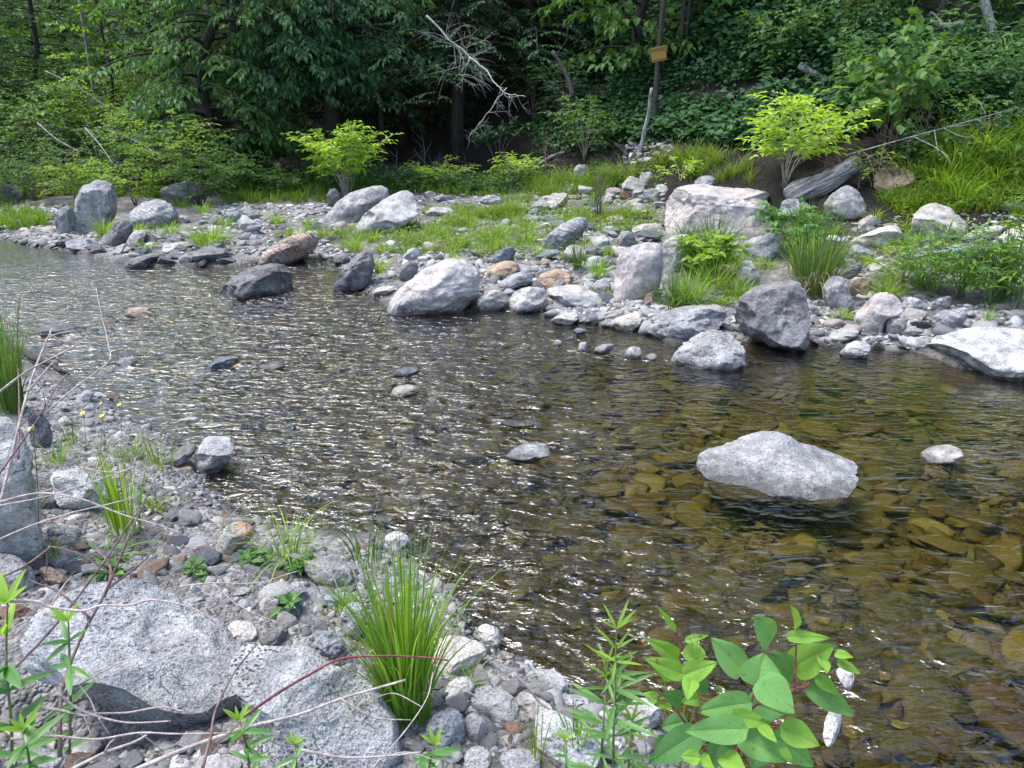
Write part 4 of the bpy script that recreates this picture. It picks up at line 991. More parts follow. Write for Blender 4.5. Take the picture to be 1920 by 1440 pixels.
tree('maple_tree', gy_(1420, 18.5), 'dark maple over the dirt slope right of the orange sign', 9, 3.2, .4, 72, .18, T_BROAD, LM['dark'], seed=22, rad=.14, tw=7, step=.11, hang=.3)
tree('maple_tree', gy_(1560, 17.0), 'dark maple at upper right with layered leaves', 8, 3.0, .3, 72, .18, T_BROAD, LM['dark'], seed=23, rad=.13, tw=7, step=.11, hang=.3)
tree('broadleaf_tree', gy_(1700, 13.5), 'leafy tree hung with heart-shaped leaves at upper right', 5.5, 1.5, 1.5, 26, .17, T_HEART, LM['mid'], seed=24, rad=.07, tw=6, step=.12, hang=.5)
tree('young_tree', gy_(235, 19.5), 'tall lime-green sapling catching the light at left', 6.5, 1.5, .6, 34, .13, T_BROAD, LM['lime'], seed=31, rad=.05, tw=6, step=.085, hang=.15)
tree('hemlock_tree', gy_(110, 22), 'grey-green hemlock with layered boughs at far left', 8, 3.0, .5, 90, .14, T_NEED, LM['soft'], seed=14, rad=.09, tw=11, step=.045, hang=.2, droop=.25, cone=True, twl=.8)
tree('hemlock_tree', gy_(-40, 20), 'soft green hemlock cut by the left edge', 7.5, 2.8, .5, 84, .14, T_NEED, LM['hem'], seed=15, rad=.16, tw=11, step=.045, hang=.2, droop=.25, cone=True, twl=.8)
tree('broadleaf_tree', gy_(370, 21), 'mid-green tree with lime leaf tips between sapling and dark tree', 9, 3.0, .8, 44, .14, T_OV, LM['mid'], seed=33, rad=.12, tw=7, step=.1, hang=.25)
tree('broadleaf_tree', gy_(1840, 15.5), 'mid-green tree at the upper right corner beside the birch trunk', 8, 2.6, 1.0, 38, .14, T_OV, LM['mid'], seed=34, rad=.10, tw=7, step=.09, hang=.35)
tree('broadleaf_tree', gy_(2010, 13), 'tree reaching in from the right edge with pointed leaves', 7, 2.3, 1.2, 34, .15, T_OV, LM['mid'], seed=35, rad=.10, tw=7, step=.09, hang=.45)
# woodland further up the slope: whole trees, three kinds, copied
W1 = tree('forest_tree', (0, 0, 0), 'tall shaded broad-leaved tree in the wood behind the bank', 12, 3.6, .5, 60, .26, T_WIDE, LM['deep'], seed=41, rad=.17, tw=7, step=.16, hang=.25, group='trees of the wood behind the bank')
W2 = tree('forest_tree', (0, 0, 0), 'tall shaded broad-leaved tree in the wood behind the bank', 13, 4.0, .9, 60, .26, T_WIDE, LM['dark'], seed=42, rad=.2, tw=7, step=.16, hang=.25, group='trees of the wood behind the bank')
W3 = tree('forest_tree', (0, 0, 0), 'green broad-leaved tree in the lighter wood at far left', 11, 3.6, .4, 64, .2, T_WIDE, LM['soft'], seed=43, rad=.15, tw=8, step=.13, hang=.2, group='trees of the lighter wood at far left')
W4 = tree('forest_tree', (0, 0, 0), 'green broad-leaved tree in the lighter wood at far left', 12, 3.6, .4, 64, .2, T_WIDE, LM['mid'], seed=44, rad=.15, tw=8, step=.13, hang=.2, group='trees of the lighter wood at far left')
first = {}
def place(src, px, y, rz, sc):
    if id(src) not in first:
        first[id(src)] = 1; src.location = gy_(px, y); src.rotation_euler = (0, 0, rz); src.scale = (sc,) * 3; return src
    return copy_thing(src, gy_(px, y), rz, sc)
rg = np.random.default_rng(5)
for px, y, k in [(480, 20, 0), (640, 21.5, 1), (760, 20.5, 0), (900, 23, 1), (1060, 21.5, 0), (1180, 22, 1), (1310, 21, 2), (1450, 23, 3), (1600, 21, 2), (1750, 20, 3), (1900, 19, 2), (2080, 18, 3),
                 (560, 26, 1), (720, 27, 0), (860, 28, 1), (1000, 27, 0), (1140, 28, 1), (1280, 27, 2), (1420, 28, 3), (1560, 27, 2), (1720, 26, 3), (1880, 25, 2), (680, 33, 0), (900, 34, 1), (1150, 34, 0), (1400, 34, 1), (1650, 33, 2), (2250, 20, 2), (2200, 27, 3)]:
    place((W1, W2)[k % 2], px, y, rg.uniform(0, 6.28), rg.uniform(.85, 1.1) * (1.45 if k > 1 else .8))
for px, y, k in [(20, 27, 0), (160, 28, 1), (300, 27, 0), (430, 26, 1), (-120, 26, 1), (90, 34, 1), (230, 35, 0), (370, 34, 1), (-60, 36, 0), (-250, 30, 0), (500, 35, 0), (-330, 22, 1), (-600, 24, 0), (-480, 32, 1), (-900, 26, 0)]:
    place((W3, W4)[k], px, y, rg.uniform(0, 6.28), rg.uniform(.6, .8))
# understorey of the wood: shrubs under the trees
U1 = bush('understorey_shrub', (0, 0, 0), 'dim leafy shrub growing under the trees on the slope', 1.9, 1.1, 9, .15, T_WIDE, LM['dark'], seed=51, group='shrubs under the trees', side=9, rad=.012)
U2 = bush('understorey_shrub', (0, 0, 0), 'fresh green shrub under the trees at far left', 2.2, 1.3, 10, .13, T_WIDE, LM['mid'], seed=52, group='shrubs under the left trees', side=10, rad=.012)
for px, y, k, s in [(1100, 19, 0, 1), (1330, 17.5, 0, .9), (1480, 16.5, 0, 1), (1600, 15, 0, .9), (1720, 16.5, 0, 1.1), (1850, 14, 0, .8), (1930, 15.5, 0, 1), (1260, 19.5, 0, 1.1), (1010, 21.5, 0, 1.1), (1400, 20.5, 0, 1.2), (1560, 19.5, 0, 1.1), (1160, 20.5, 0, 1),  (1780, 18, 0, 1.2), (1680, 19, 0, 1.1), (1060, 17, 0, .8), (1000, 18.5, 0, .9), (1370, 18.2, 0, 1.2), (1290, 18.6, 0, 1.1), (1200, 19, 0, 1.1), (1240, 21, 0, 1.3), (1340, 22, 0, 1.4), (1460, 18.2, 0, 1.2), (1520, 20.5, 0, 1.3), (1630, 17.5, 0, 1.1), (1740, 15.2, 0, .9), (1890, 17, 0, 1.2), (1960, 13.5, 0, .9), (1100, 22, 0, 1.4), (930, 22, 0, 1.2), (840, 23, 0, 1.2), (700, 23, 0, 1.3), (1420, 16.6, 0, .7), (1820, 16.5, 0, 1.1),
  (-20, 17, 1, .9), (90, 17.5, 1, 1), (250, 16.8, 1, .8), (390, 19.5, 1, 1.2), (120, 21, 1, 1.2), (-220, 16, 1, 1), (60, 20.5, 1, 1.3), (180, 20, 1, 1.3), (280, 22, 1, 1.4), (350, 18.5, 1, 1.1), (0, 22, 1, 1.4), (140, 25, 1, 1.6), (420, 20.5, 1, 1.2), (250, 26, 1, 1.6), (370, 26, 1, 1.6), (40, 27, 1, 1.7), (-100, 20, 1, 1.3), (-120, 26, 1, 1.6), (310, 20.5, 1, 1.2),
                    (30, 19, 1, 1), (150, 18.5, 1, 1.1), (270, 18.2, 1, .9), (60, 24, 1, 1.3), (200, 24, 1, 1.3), (330, 23.5, 1, 1.3), (-60, 23, 1, 1.2), (430, 22.5, 1, 1.2), (-160, 19, 1, 1)]:
    place((U1, U2)[k], px, y, rg.uniform(0, 6.28), s)

# ------------------------------------------------------------------ shrubs and saplings on the far bank
b = on_ground(650, 374)
bush('bright_bush', b, 'bright yellow-green bush glowing against the black hollow behind the twin boulders', 1.45, 1.05, 20, .13, T_OV, LM['bright'], TWIG, seed=61, side=13, droop=.05, low=.3, sub=.5, step=.06)
bush('knotweed_shrub', on_ground(575, 345), 'dull green shrub half behind the left side of the bright bush', .75, .7, 6, .12, T_BROAD, LM['mid'], TWIG, seed=62, side=6)
bush('low_shrub', on_ground(830, 356), 'low shrub with yellow leaf tips right of the twin boulders', .62, .85, 11, .11, T_OV, LM['bright'], TWIG, seed=63, side=7, droop=.0)
bush('low_shrub', on_ground(955, 352), 'low bright-tipped shrub rising to the right, in front of the black hollow', .7, .9, 11, .11, T_OV, LM['bright'], TWIG, seed=64, side=7, lean=(.4, 0))
bush('low_shrub', on_ground(880, 362), 'small dull green plant between the two bright-tipped low shrubs', .32, .5, 7, .08, T_BROAD, LM['mid'], TWIG, seed=65, side=5)
bush('bright_bush', on_ground(1470, 352), 'yellow-green bush spreading above the biggest boulder, left of the driftwood', 1.35, 1.15, 13, .135, T_OV, LM['bright'], TWIG, seed=66, side=11, droop=.0, low=.25, lean=(.12, 0), step=.07)
bush('low_shrub', on_ground(1275, 342), 'small bright shrub with few leaves above the biggest boulder', .42, .5, 6, .1, T_OV, LM['bright'], TWIG, seed=67, side=4)
bush('low_shrub', on_ground(1640, 352), 'bright small shrub between driftwood tip and reddish tan boulder', .52, .4, 6, .1, T_OV, LM['lime'], TWIG, seed=68, side=5)
bush('green_shrub', on_ground(1095, 300), 'mid-green shrub on the bank edge left of the leaning grey stick', 1.3, .8, 11, .12, T_BROAD, LM['mid'], TWIG, seed=69, side=8)
bush('bank_shrub', on_ground(300, 362), 'fresh green layered bush behind the pale streaked boulder', 1.3, 1.35, 14, .10, T_OV, LM['mid'], TWIGD, seed=70, side=9, droop=.15, fan=.6, low=.15)
bush('bank_shrub', gy_(330, 15.2), 'lime-topped layered bush above the left bank', 1.9, 1.6, 13, .10, T_OV, LM['lime'], TWIGD, seed=71, side=9, droop=.15, low=.35)
bush('bank_shrub', gy_(190, 17.0), 'thin pale-leaved shrub among the grey brush at left', 1.4, 1.2, 8, .085, T_OV, LM['soft'], TWIG, seed=72, side=6)
bush('bank_shrub', gy_(440, 15.5), 'shadowy green bush under the dark leaning tree', 1.0, .9, 11, .12, T_OV, LM['mid'], TWIGD, seed=73, side=9)
bush('bank_shrub', on_ground(470, 368), 'low green plant at the edge of the black hollow', .75, .75, 9, .11, T_BROAD, LM['mid'], TWIGD, seed=74, side=6)
bush('bank_shrub', gy_(935, 17), 'dim maple-like shrub hanging at the right of the black hollow', 1.3, .75, 7, .15, T_BROAD, LM['dark'], TWIGD, seed=75, side=5, low=.6)
bush('vine_shrub', on_ground(1655, 300), 'tall shrub draped in drooping heart-shaped leaves, right of the yellow-green bush', 1.9, .75, 13, .16, T_HEART, LM['mid'], TWIGD, seed=76, side=8, hang=.9, droop=.3, low=.3, step=.11)
bush('vine_shrub', gy_(1590, 15.5), 'lush green leaves on the slope behind the fallen log', 1.2, .9, 10, .11, T_BROAD, LM['mid'], TWIGD, seed=77, side=7)
bush('vine_shrub', gy_(1850, 13.2), 'leafy shrub with pale flower heads at the right slope', 1.2, .9, 10, .12, T_BROAD, LM['mid'], TWIGD, seed=78, side=7, hang=.4)
bush('slope_shrub', gy_(1440, 14.3), 'glossy green shrub on the slope behind the yellow-green bush', 1.0, 1.1, 12, .10, T_BROAD, LM['mid'], TWIGD, seed=79, side=8)
bush('slope_shrub', gy_(1530, 14.6), 'green shrub just below the fallen log', .9, .9, 10, .10, T_BROAD, LM['soft'], TWIGD, seed=80, side=7)
bush('sapling', gy_(1628, 15.8), 'slim lime-green sapling standing at the foot of the dark maple', 1.9, .35, 4, .15, T_BROAD, LM['lime'], TWIGD, seed=81, side=6, low=.6)
bush('sapling', gy_(1222, 16.2), 'small sapling with a tuft of dark leaves on the leaning grey stick', .6, .4, 5, .15, T_BROAD, LM['mid'], TWIGD, seed=82, side=4)

# ivy-like ground cover on the slope: nobody could count it
def cover(name, polys, n, size, tmpl, lm, label, cat, seed, h=.18, up=.8):
    r = np.random.default_rng(seed); q = np.concatenate([sample(p, int(n * f), r) for p, f in polys]); z = ground(q[:, 0], q[:, 1])
    g = Geo(); az = r.uniform(0, 6.28, len(q)); hh = h * r.uniform(.1, 1, len(q)) * (1 + fbm(np.stack([q[:, 0] * 1.5, q[:, 1] * 1.5, 0 * q[:, 0]], 1), 2))
    put_leaves(g, tmpl, np.stack([q[:, 0], q[:, 1], z + hh], 1), np.stack([np.cos(az), np.sin(az), r.normal(-.1, .3, len(q))], 1), np.stack([r.normal(0, .4, len(q)), r.normal(-.25, .4, len(q)), np.full(len(q), up)], 1), size * r.uniform(.6, 1.2, len(q)))
    return tag(g.build(name, lm, smooth=False), label, cat, kind='stuff')
cover('ivy_cover', [([(1130,270),(1180,205),(1340,205),(1420,180),(1560,170),(1620,250),(1400,290),(1250,270)], 1.0)], 5200, .12, T_HEART, LM['dark'], 'dark creeping broad leaves covering the slope behind the bank', 'ground cover', 4, .25)
cover('slope_cover', [([(1560,160),(1920,140),(1920,230),(1700,260),(1560,260)], 1.0), ([(1400,150),(1920,60),(1920,140),(1500,170)], .5)], 5000, .11, T_BROAD, LM['dark'], 'tangled green undergrowth on the right slope', 'undergrowth', 5, .5)
cover('edge_herbs', [([(180,345),(640,338),(1010,330),(1010,352),(640,362),(180,368)], 1.0), ([(-60,350),(180,342),(180,362),(-60,375)], .4)], 6000, .10, T_BROAD, LM['mid'], 'low broad-leaved herbs along the foot of the shrubs', 'herbs', 16, .34)
cover('low_herbs', [([(700,440),(1000,380),(1230,340),(1240,420),(1000,500),(760,480)], .5), ([(1640,370),(1920,330),(1920,400),(1700,420)], .5), ([(1000,330),(1240,310),(1250,345),(1000,360)], .3)], 5000, .05, T_OV, LM['lime'], 'small-leaved herbs mixed into the grass of the far bank', 'herbs', 6, .16)

# ------------------------------------------------------------------ grass
def edge_in(q, poly_px):
    P = np.array([on_ground(x, y)[:2] for x, y in poly_px]); d = np.full(len(q), 1e9); n = len(P)
    for i in range(n):
        a, b = P[i], P[(i + 1) % n]; e = b - a; t = np.clip(((q - a) @ e) / (e @ e + 1e-9), 0, 1); d = np.minimum(d, np.linalg.norm(q - a - t[:, None] * e, axis=1))
    return np.where(in_poly(q[:, 0], q[:, 1], P), d, -d) + .2

def grass_field(name, patches, lm, label, seed, w=.006):
    r = np.random.default_rng(seed); g = Geo()
    for poly, n, h in patches:
        T = 16; c = sample(poly, max(1, n // 14), r); m = fbm(np.stack([c[:, 0] * 1.3, c[:, 1] * 1.3, 0 * c[:, 0] + seed], 1), 3); ed = edge_in(c, poly)
        c = c[(m > -.12) & (ed > .22 * (1 + 1.6 * m)) & (water_sd(c[:, 0], c[:, 1]) > .12)]; c = c[free(c, 0, .75)]
        th = np.repeat(r.uniform(.45, 1.35, len(c)), T); tl = np.repeat(r.uniform(0, 6.28, len(c)), T); q = np.repeat(c, T, 0); k = len(q)
        az = tl + r.normal(0, 1.3, k); rad = np.abs(r.normal(0, .05, k)) * (.6 + h * 1.5)
        q = q + np.stack([np.cos(az) * rad, np.sin(az) * rad], 1)
        hh = 1.25 * h * th * r.uniform(.35, 1.15, k)
        blades(g, np.stack([q[:, 0], q[:, 1], ground(q[:, 0], q[:, 1]) - .01], 1), hh, 1.35 * w * r.uniform(.6, 1.5, k), r.uniform(.1, 1.2, k), az, 4, rg=r)
    return tag(g.build(name, lm), label, 'grass', kind='stuff')
grass_field('bank_grass', [([(600,440),(760,420),(1000,390),(1000,470),(900,500),(760,480),(640,480)], 7500, .17), ([(980,345),(1250,318),(1260,345),(1000,375)], 6500, .26), ([(1000,400),(1120,395),(1240,400),(1230,440),(1120,440)], 5000, .16), ([(480,440),(620,425),(640,460),(500,465)], 900, .14),
    ([(1210,300),(1400,290),(1420,345),(1250,340)], 3000, .32), ([(780,400),(1000,350),(1000,400),(800,440)], 6000, .16), ([(1620,360),(1720,370),(1920,340),(1920,410),(1700,420)], 7000, .2)], LM['grassm'], 'yellow-green grass spread over the stony far bank', 3)
grass_field('slope_grass', [([(1680,330),(1740,270),(1920,225),(1960,240),(1960,350),(1800,360)], 5200, .32), ([(-60,405),(95,395),(100,425),(-60,440)], 3600, .2), ([(-40,330),(90,320),(100,350),(-40,350)], 1500, .2), ([(230,420),(330,412),(330,432),(240,440)], 500, .14), ([(400,350),(620,345),(620,380),(420,385)], 4200, .26), ([(-40,362),(200,350),(380,348),(400,372),(240,372),(100,372),(-40,392)], 5200, .26), ([(640,352),(1000,345),(1000,362),(780,372),(640,372)], 2600, .2)], LM['grasss'], 'long bright grass on the right slope and the far left bank', 7, .007)

def clump(name, px, py, hpx, wpx, n, label, lm='grassb', seed=1, lean=(.15, .9), bw=None, parts=None, base=None, straw=.0, up=1.0, segs=6, az=None):
    """one tuft of grass rooted at a spot, its size read at its own distance"""
    b = on_ground(px, py) if base is None else np.asarray(base); dep = (b - CAM) @ FWD; s = dep / FPX
    if dep > 4.5: hpx *= 1.35; wpx *= 1.2; n = int(n * 1.7)
    r = np.random.default_rng(seed)
    h = hpx * s / math.cos(math.asin(min(.8, (CAMH - b[2]) / max(dep, 1)))) ; w = wpx * s
    g = Geo(); a = r.uniform(0, 6.28, n) if az is None else r.normal(az[0], az[1], n); rad = np.sqrt(r.uniform(0, 1, n)) * w * .22
    q = b + np.stack([np.cos(a) * rad, np.sin(a) * rad, np.full(n, -.015)], 1)
    ln = r.uniform(lean[0], lean[1], n) * (rad / (w * .22 + 1e-6) * .7 + .3) * min(w / h * 1.6, 1.6) * up
    hh = h * r.uniform(.45, 1.05, n)
    bw = bw or max(.0035, .05 * h * .25)
    blades(g, q, hh, bw * r.uniform(.5, 1.4, n), ln, a + r.normal(0, .3, n), segs, droop=.6, rg=r)
    if straw:
        o = empty(name, b, label, 'grass'); g.build('green_blades', LM[lm], o); g2 = Geo(); k = int(n * straw); a = r.uniform(0, 6.28, k)
        q = b + np.stack([np.cos(a) * w * .1, np.sin(a) * w * .1, 0 * a], 1); blades(g2, q, h * r.uniform(.35, .8, k), bw * .7, r.uniform(.8, 2.2, k) * w / h, a, 6, droop=.7, rg=r); g2.build('dead_blades', LM['strawg'], o); return o
    return tag(g.build(name, LM[lm], loc=b), label, 'grass')
clump('grass_clump', 765, 1350, 270, 190, 250, 'tall bright green grass clump in the middle of the near bank', 'grassf', 1, (.03, .65), .009, straw=.05, segs=9)
clump('grass_clump', 735, 1190, 150, 170, 70, 'fine-bladed green tuft just behind the tall bright clump', 'grassf', 2, (.1, .9), .004, segs=7)
clump('grass_clump', 545, 1052, 120, 150, 70, 'spreading grass tuft on the near gravel by the water', 'grassb', 3, (.2, 1.0), .006)
clump('grass_clump', 685, 1058, 120, 120, 34, 'thin dark tuft at the water edge above the tall bright clump', 'grassd', 4, (.1, .8), .006)
clump('grass_clump', 235, 1000, 190, 130, 70, 'tall thin grass with upright blades on the left near bank', 'grassb', 5, (.05, .55), .007)
clump('grass_clump', 300, 880, 100, 110, 40, 'sparse thin grass by the dark flat stone at the left water edge', 'grassm', 6, (.1, .6), .005)
clump('grass_clump', 20, 770, 170, 90, 60, 'dense dark green grass at the left edge beside the stream', 'grassd', 7, (.1, .7), .012)
clump('grass_clump', 135, 835, 70, 60, 24, 'short grass tuft below the yellow flowers', 'grassm', 8, (.1, .8), .005)
clump('grass_clump', 200, 1050, 60, 110, 40, 'low leafy tuft at the foot of the tall thin grass', 'herb', 9, (.4, 1.2), .014)
clump('grass_clump', 430, 1035, 110, 30, 6, 'few lone blades standing by the lichen stone', 'grassm', 10, (.05, .4), .005)
clump('grass_clump', 1525, 560, 150, 130, 130, 'tall tuft with drooping dead blades right of the dark-bellied boulder', 'grassd', 11, (.1, .6), .011, straw=.5)
clump('grass_clump', 1262, 580, 80, 90, 80, 'thick dark green tuft at the foot of the pink slab', 'grassd', 12, (.2, .9), .010)
clump('grass_clump', 1340, 545, 80, 130, 80, 'loose green grass between pink slab and dark-bellied boulder', 'grassm', 13, (.2, .9), .008)
clump('grass_clump', 1340, 490, 90, 100, 110, 'bushy green tuft below the biggest pinkish boulder', 'grassd', 14, (.1, .6), .010)
clump('grass_clump', 1505, 445, 80, 120, 90, 'grey-green grass below the driftwood log', 'grassd', 15, (.1, .7), .010)
clump('grass_clump', 1500, 520, 90, 80, 60, 'yellowish leafy tuft above the dark-bellied boulder', 'grassb', 16, (.2, .8), .012)
clump('grass_clump', 395, 462, 55, 110, 110, 'round bright tuft behind the curved dead branch', 'grassb', 17, (.2, .9), .010)
clump('grass_clump', 198, 444, 45, 50, 60, 'bright tuft between the tall block and dark wet-fronted stone', 'grassb', 18, (.2, .9), .010)
clump('grass_clump', 275, 470, 30, 40, 40, 'small tuft at the left waterline stones', 'grassb', 19, (.2, 1), .008)
clump('grass_clump', 708, 525, 40, 45, 50, 'small bright tuft on the crumbly earth-coated rock', 'grassb', 20, (.3, 1), .008, base=on_ground(708, 540) + np.array([0, .3, .12]))
clump('grass_clump', 1122, 522, 50, 60, 60, 'bright small tuft above the dark grey rounded stone', 'grassb', 21, (.2, 1), .008)
clump('grass_clump', 1085, 510, 60, 40, 40, 'blue-green leafy tuft left of the pink slab', 'grassd', 22, (.1, .6), .010)
clump('grass_clump', 925, 470, 40, 60, 50, 'yellow-green tuft above the blue-grey slab', 'grassb', 23, (.2, .9), .008)
clump('grass_clump', 665, 470, 40, 60, 50, 'yellow-green tuft right of the long rusty banded boulder', 'grassb', 24, (.2, .9), .008)
clump('grass_clump', 1695, 470, 45, 35, 26, 'little yellowish tuft in the crack right of the broad cream slab', 'grassb', 25, (.1, .6), .008)
clump('grass_clump', 1400, 560, 40, 50, 40, 'small tuft behind the long low grey slab', 'grassb', 26, (.2, .8), .008)
clump('grass_clump', 1000, 1440, 130, 90, 26, 'wispy seed grass at the bottom edge', 'grassm', 27, (.05, .5), .0025)
clump('grass_clump', 1270, 1430, 130, 120, 50, 'narrow grass behind the stems of the big-leaved plant', 'grassm', 28, (.1, .8), .0035)
clump('grass_clump', 1170, 290, 60, 120, 60, 'dry arching grass above the pale heap of cobbles', 'grassm', 29, (.4, 1.2), .009, straw=.4, base=on_ground(1175, 335))
clump('grass_clump', 1880, 560, 120, 110, 70, 'tall herbs at the right edge above the huge flat boulder', 'grassd', 30, (.05, .5), .014)
clump('grass_clump', 1690, 620, 40, 30, 20, 'thin tuft between the purple boulder and huge flat boulder', 'grassb', 31, (.1, .6), .006, base=on_ground(1850, 610))
clump('grass_clump', 1790, 395, 70, 120, 90, 'glowing bright tuft above the cream boulder', 'grassb', 32, (.3, 1.0), .010, base=on_ground(1800, 375))

for i, (px, py, hp, wp) in enumerate([(1745,300,75,110),(1790,320,80,120),(1840,300,85,120),(1890,320,80,130),(1860,345,60,120),(1770,350,55,110),(1700,340,60,70),(1910,280,70,120),(1810,275,60,110)]):
    clump('grass_clump', px, py, hp, wp, 110, ['arching tuft at the left foot of the grassy right slope','arching tuft below the fallen branch on the right slope','thick tuft high on the right grassy slope','thick tuft at the right edge of the grassy slope','low lush tuft above the cream boulder edge','low lush tuft between tan boulder and grassy slope','tuft right behind the reddish tan boulder','topmost tuft on the right slope by the picture edge','tuft under the end of the long fallen branch'][i], ['grassd','grasss','grassb'][i % 3], 300 + i, (.3, 1.1), .011)
for i, (px, py) in enumerate([(560,452),(610,448),(700,452),(760,455),(820,440),(880,430),(940,445),(860,465),(990,430),(1060,390),(1120,380),(950,400),(1010,350),(1080,345),(1130,335),(1150,420),(1210,408),(1180,405),(580,430),(640,445),(720,475),(790,462),(850,500),(905,455),(1010,480),(1065,490),(1095,470),(1140,480),(1215,445),(1330,470),(1380,500),(1440,505),(1350,575),(1420,470),(1560,440),(1580,505),(1630,500),(1660,480),(1720,455),(1700,430),(1760,505),(1660,530),(1580,600),(1640,415),(1080,430),(1040,440),(990,455),(1130,560),(320,440),(420,425),(520,420),(300,415),(260,440),(150,400),(380,400),(340,390)]):
    clump('grass_tuft', px, py, 30, 48, 60, 'short yellow-green tuft among the stones of the far bank', ['grassb','grassm'][i % 2], 330 + i, (.3, 1.1), .008)['group'] = 'short tufts on the far bank'

# leafy herbs on the right shore
for i, (px, py, hp, lab) in enumerate([(1690, 545, 70, 'leftmost low willow-like herb on the right shore'), (1745, 560, 95, 'leafy willow-like herb above the thin tilted slab'), (1800, 560, 110, 'tallest willow-like herb on the right shore'), (1850, 575, 110, 'dark leafy herb near the right edge'), (1905, 590, 140, 'herb with whorled leaves cut by the right edge'), (1480, 480, 70, 'broad-leaved seedling over the rounded grey boulder'), (1330, 520, 60, 'small leafy herb in the grass right of the pink slab')]):
    b = on_ground(px, py); s = ((b - CAM) @ FWD) / FPX
    bush('leafy_herb', b, lab, hp * 1.35 * s, 85 * s, 12, .11, T_LANCE if i < 5 else T_BROAD, LM['herb' if i % 2 else 'lime'], STEMG, seed=90 + i, cat='herb', side=5, rad=.004, droop=.0, low=.2, step=.035)

# the far wood on the slope beyond the nearer trees: one leafy mass
def far_wood(name, x0, x1, y0, y1, h, n, lm, seed, label, size=.3):
    r = np.random.default_rng(seed); x = r.uniform(x0, x1, n * 3); y = r.uniform(y0, y1, n * 3); z = ground(x, y); u = r.uniform(0, 1, n * 3) ** 1.2 * h
    P = np.stack([x, y, z + u], 1); m = fbm(np.stack([x * .55, y * .55, (z + u) * .8], 1), 3) + .35 * fbm(P * 2.2, 2); P = P[m > .02][:n]; k = len(P); az = r.uniform(0, 6.28, k)
    g = Geo(); put_leaves(g, T_WIDE, P, np.stack([np.cos(az), np.sin(az), r.normal(-.25, .3, k)], 1), np.stack([r.normal(0, .4, k), r.normal(-.3, .4, k), np.full(k, .9)], 1), size * r.uniform(.5, 1.1, k))
    return tag(g.build(name, lm, smooth=False), label, 'wood', kind='stuff')
far_wood('far_wood', -30, -5, 23, 34, 7, 26000, LM['mid'], 1, 'lighter leafy wood filling the valley at far left')
far_wood('far_wood', -6, 8, 23, 33, 6, 20000, LM['dark'], 2, 'dark leafy wood on the slope behind the trees')
far_wood('far_wood', 5, 26, 17, 30, 6, 22000, LM['dark'], 3, 'shaded leafy wood up the right slope', .26)
cover('slope_undergrowth', [([(1060,170),(1060,40),(1540,20),(1580,150),(1420,170),(1330,150)], 1.0)], 9000, .15, T_BROAD, LM['dark'], 'dim undergrowth under the maples on the slope', 'undergrowth', 9, .9)

for i, (px, y, h, sp, m) in enumerate([(60, 15.5, 1.3, 1.1, 'mid'), (140, 15.0, .9, 1.0, 'lime'), (380, 14.6, 1.1, 1.0, 'mid'), (250, 14.6, .9, .9, 'lime'), (520, 15.6, .6, .7, 'mid'), (-40, 15.0, 1.0, 1.0, 'soft'), (200, 18.5, 2.6, 1.3, 'lime'), (90, 19.5, 2.6, 1.4, 'mid'), (330, 19, 2.8, 1.3, 'mid'), (20, 21, 3.0, 1.5, 'lime')]):
    bush('bank_shrub', gy_(px, y), ['mid-green shrub behind the dead brush at far left', 'low lime shrub behind the reddish sloping rock', 'leafy shrub between layered bush and shadowy bush', 'low yellow-green shrub right behind the tall upright block', 'leafy shrub at the left rim of the black hollow', 'soft green shrub cut by the left edge', 'tall lime shrub below the lime-green sapling', 'tall mid-green shrub under the grey-green hemlock', 'tall leafy shrub behind the lime-topped bush', 'lime shrub deep in the valley at the left edge'][i], h, sp, 12, .10, T_OV, LM[m], TWIGD, seed=400 + i, side=9, droop=.12, low=.15)

cover('slope_litter_plants', [([(1000,305),(1005,180),(1190,180),(1140,295)], 1.0), ([(1140,215),(1400,170),(1430,130),(1140,140)], .8)], 2600, .10, T_BROAD, LM['dark'], 'scattered dim plants over the bare soil of the slope', 'undergrowth', 19, .4)
cover('leaf_litter', [([(0,800),(330,850),(640,1020),(760,1020),(1240,1390),(1240,1440),(0,1440)], .16), ([(100,440),(600,430),(1240,380),(1900,420),(1900,600),(1240,560),(700,540),(300,470)], .6), ([(1000,330),(1010,180),(1420,150),(1560,250),(1240,340)], 1.0)], 1500, .038, T_OV, LM['dry'], 'dry brown leaves lying scattered on both banks', 'leaf litter', 20, .02, 1.6)
for i, (px, py, h, sp, m) in enumerate([(1765,315,.5,.5,'mid'),(1850,285,.55,.5,'dark'),(1905,335,.5,.5,'mid'),(1710,305,.45,.4,'dark'),(1800,250,.6,.5,'mid'),(1890,235,.6,.5,'dark')]):
    bush('slope_weed', on_ground(px, py), ['leafy weed in the grass below the fallen branch', 'dark weed in the middle of the grassy right slope', 'weed at the right edge of the grassy slope', 'dark weed beside the heart-leaved shrub foot', 'weed under the tip of the fallen branch', 'dark weed at the top of the grassy right slope'][i], h, sp, 9, .09, T_BROAD, LM[m], STEMG, seed=500 + i, side=6, low=.1)
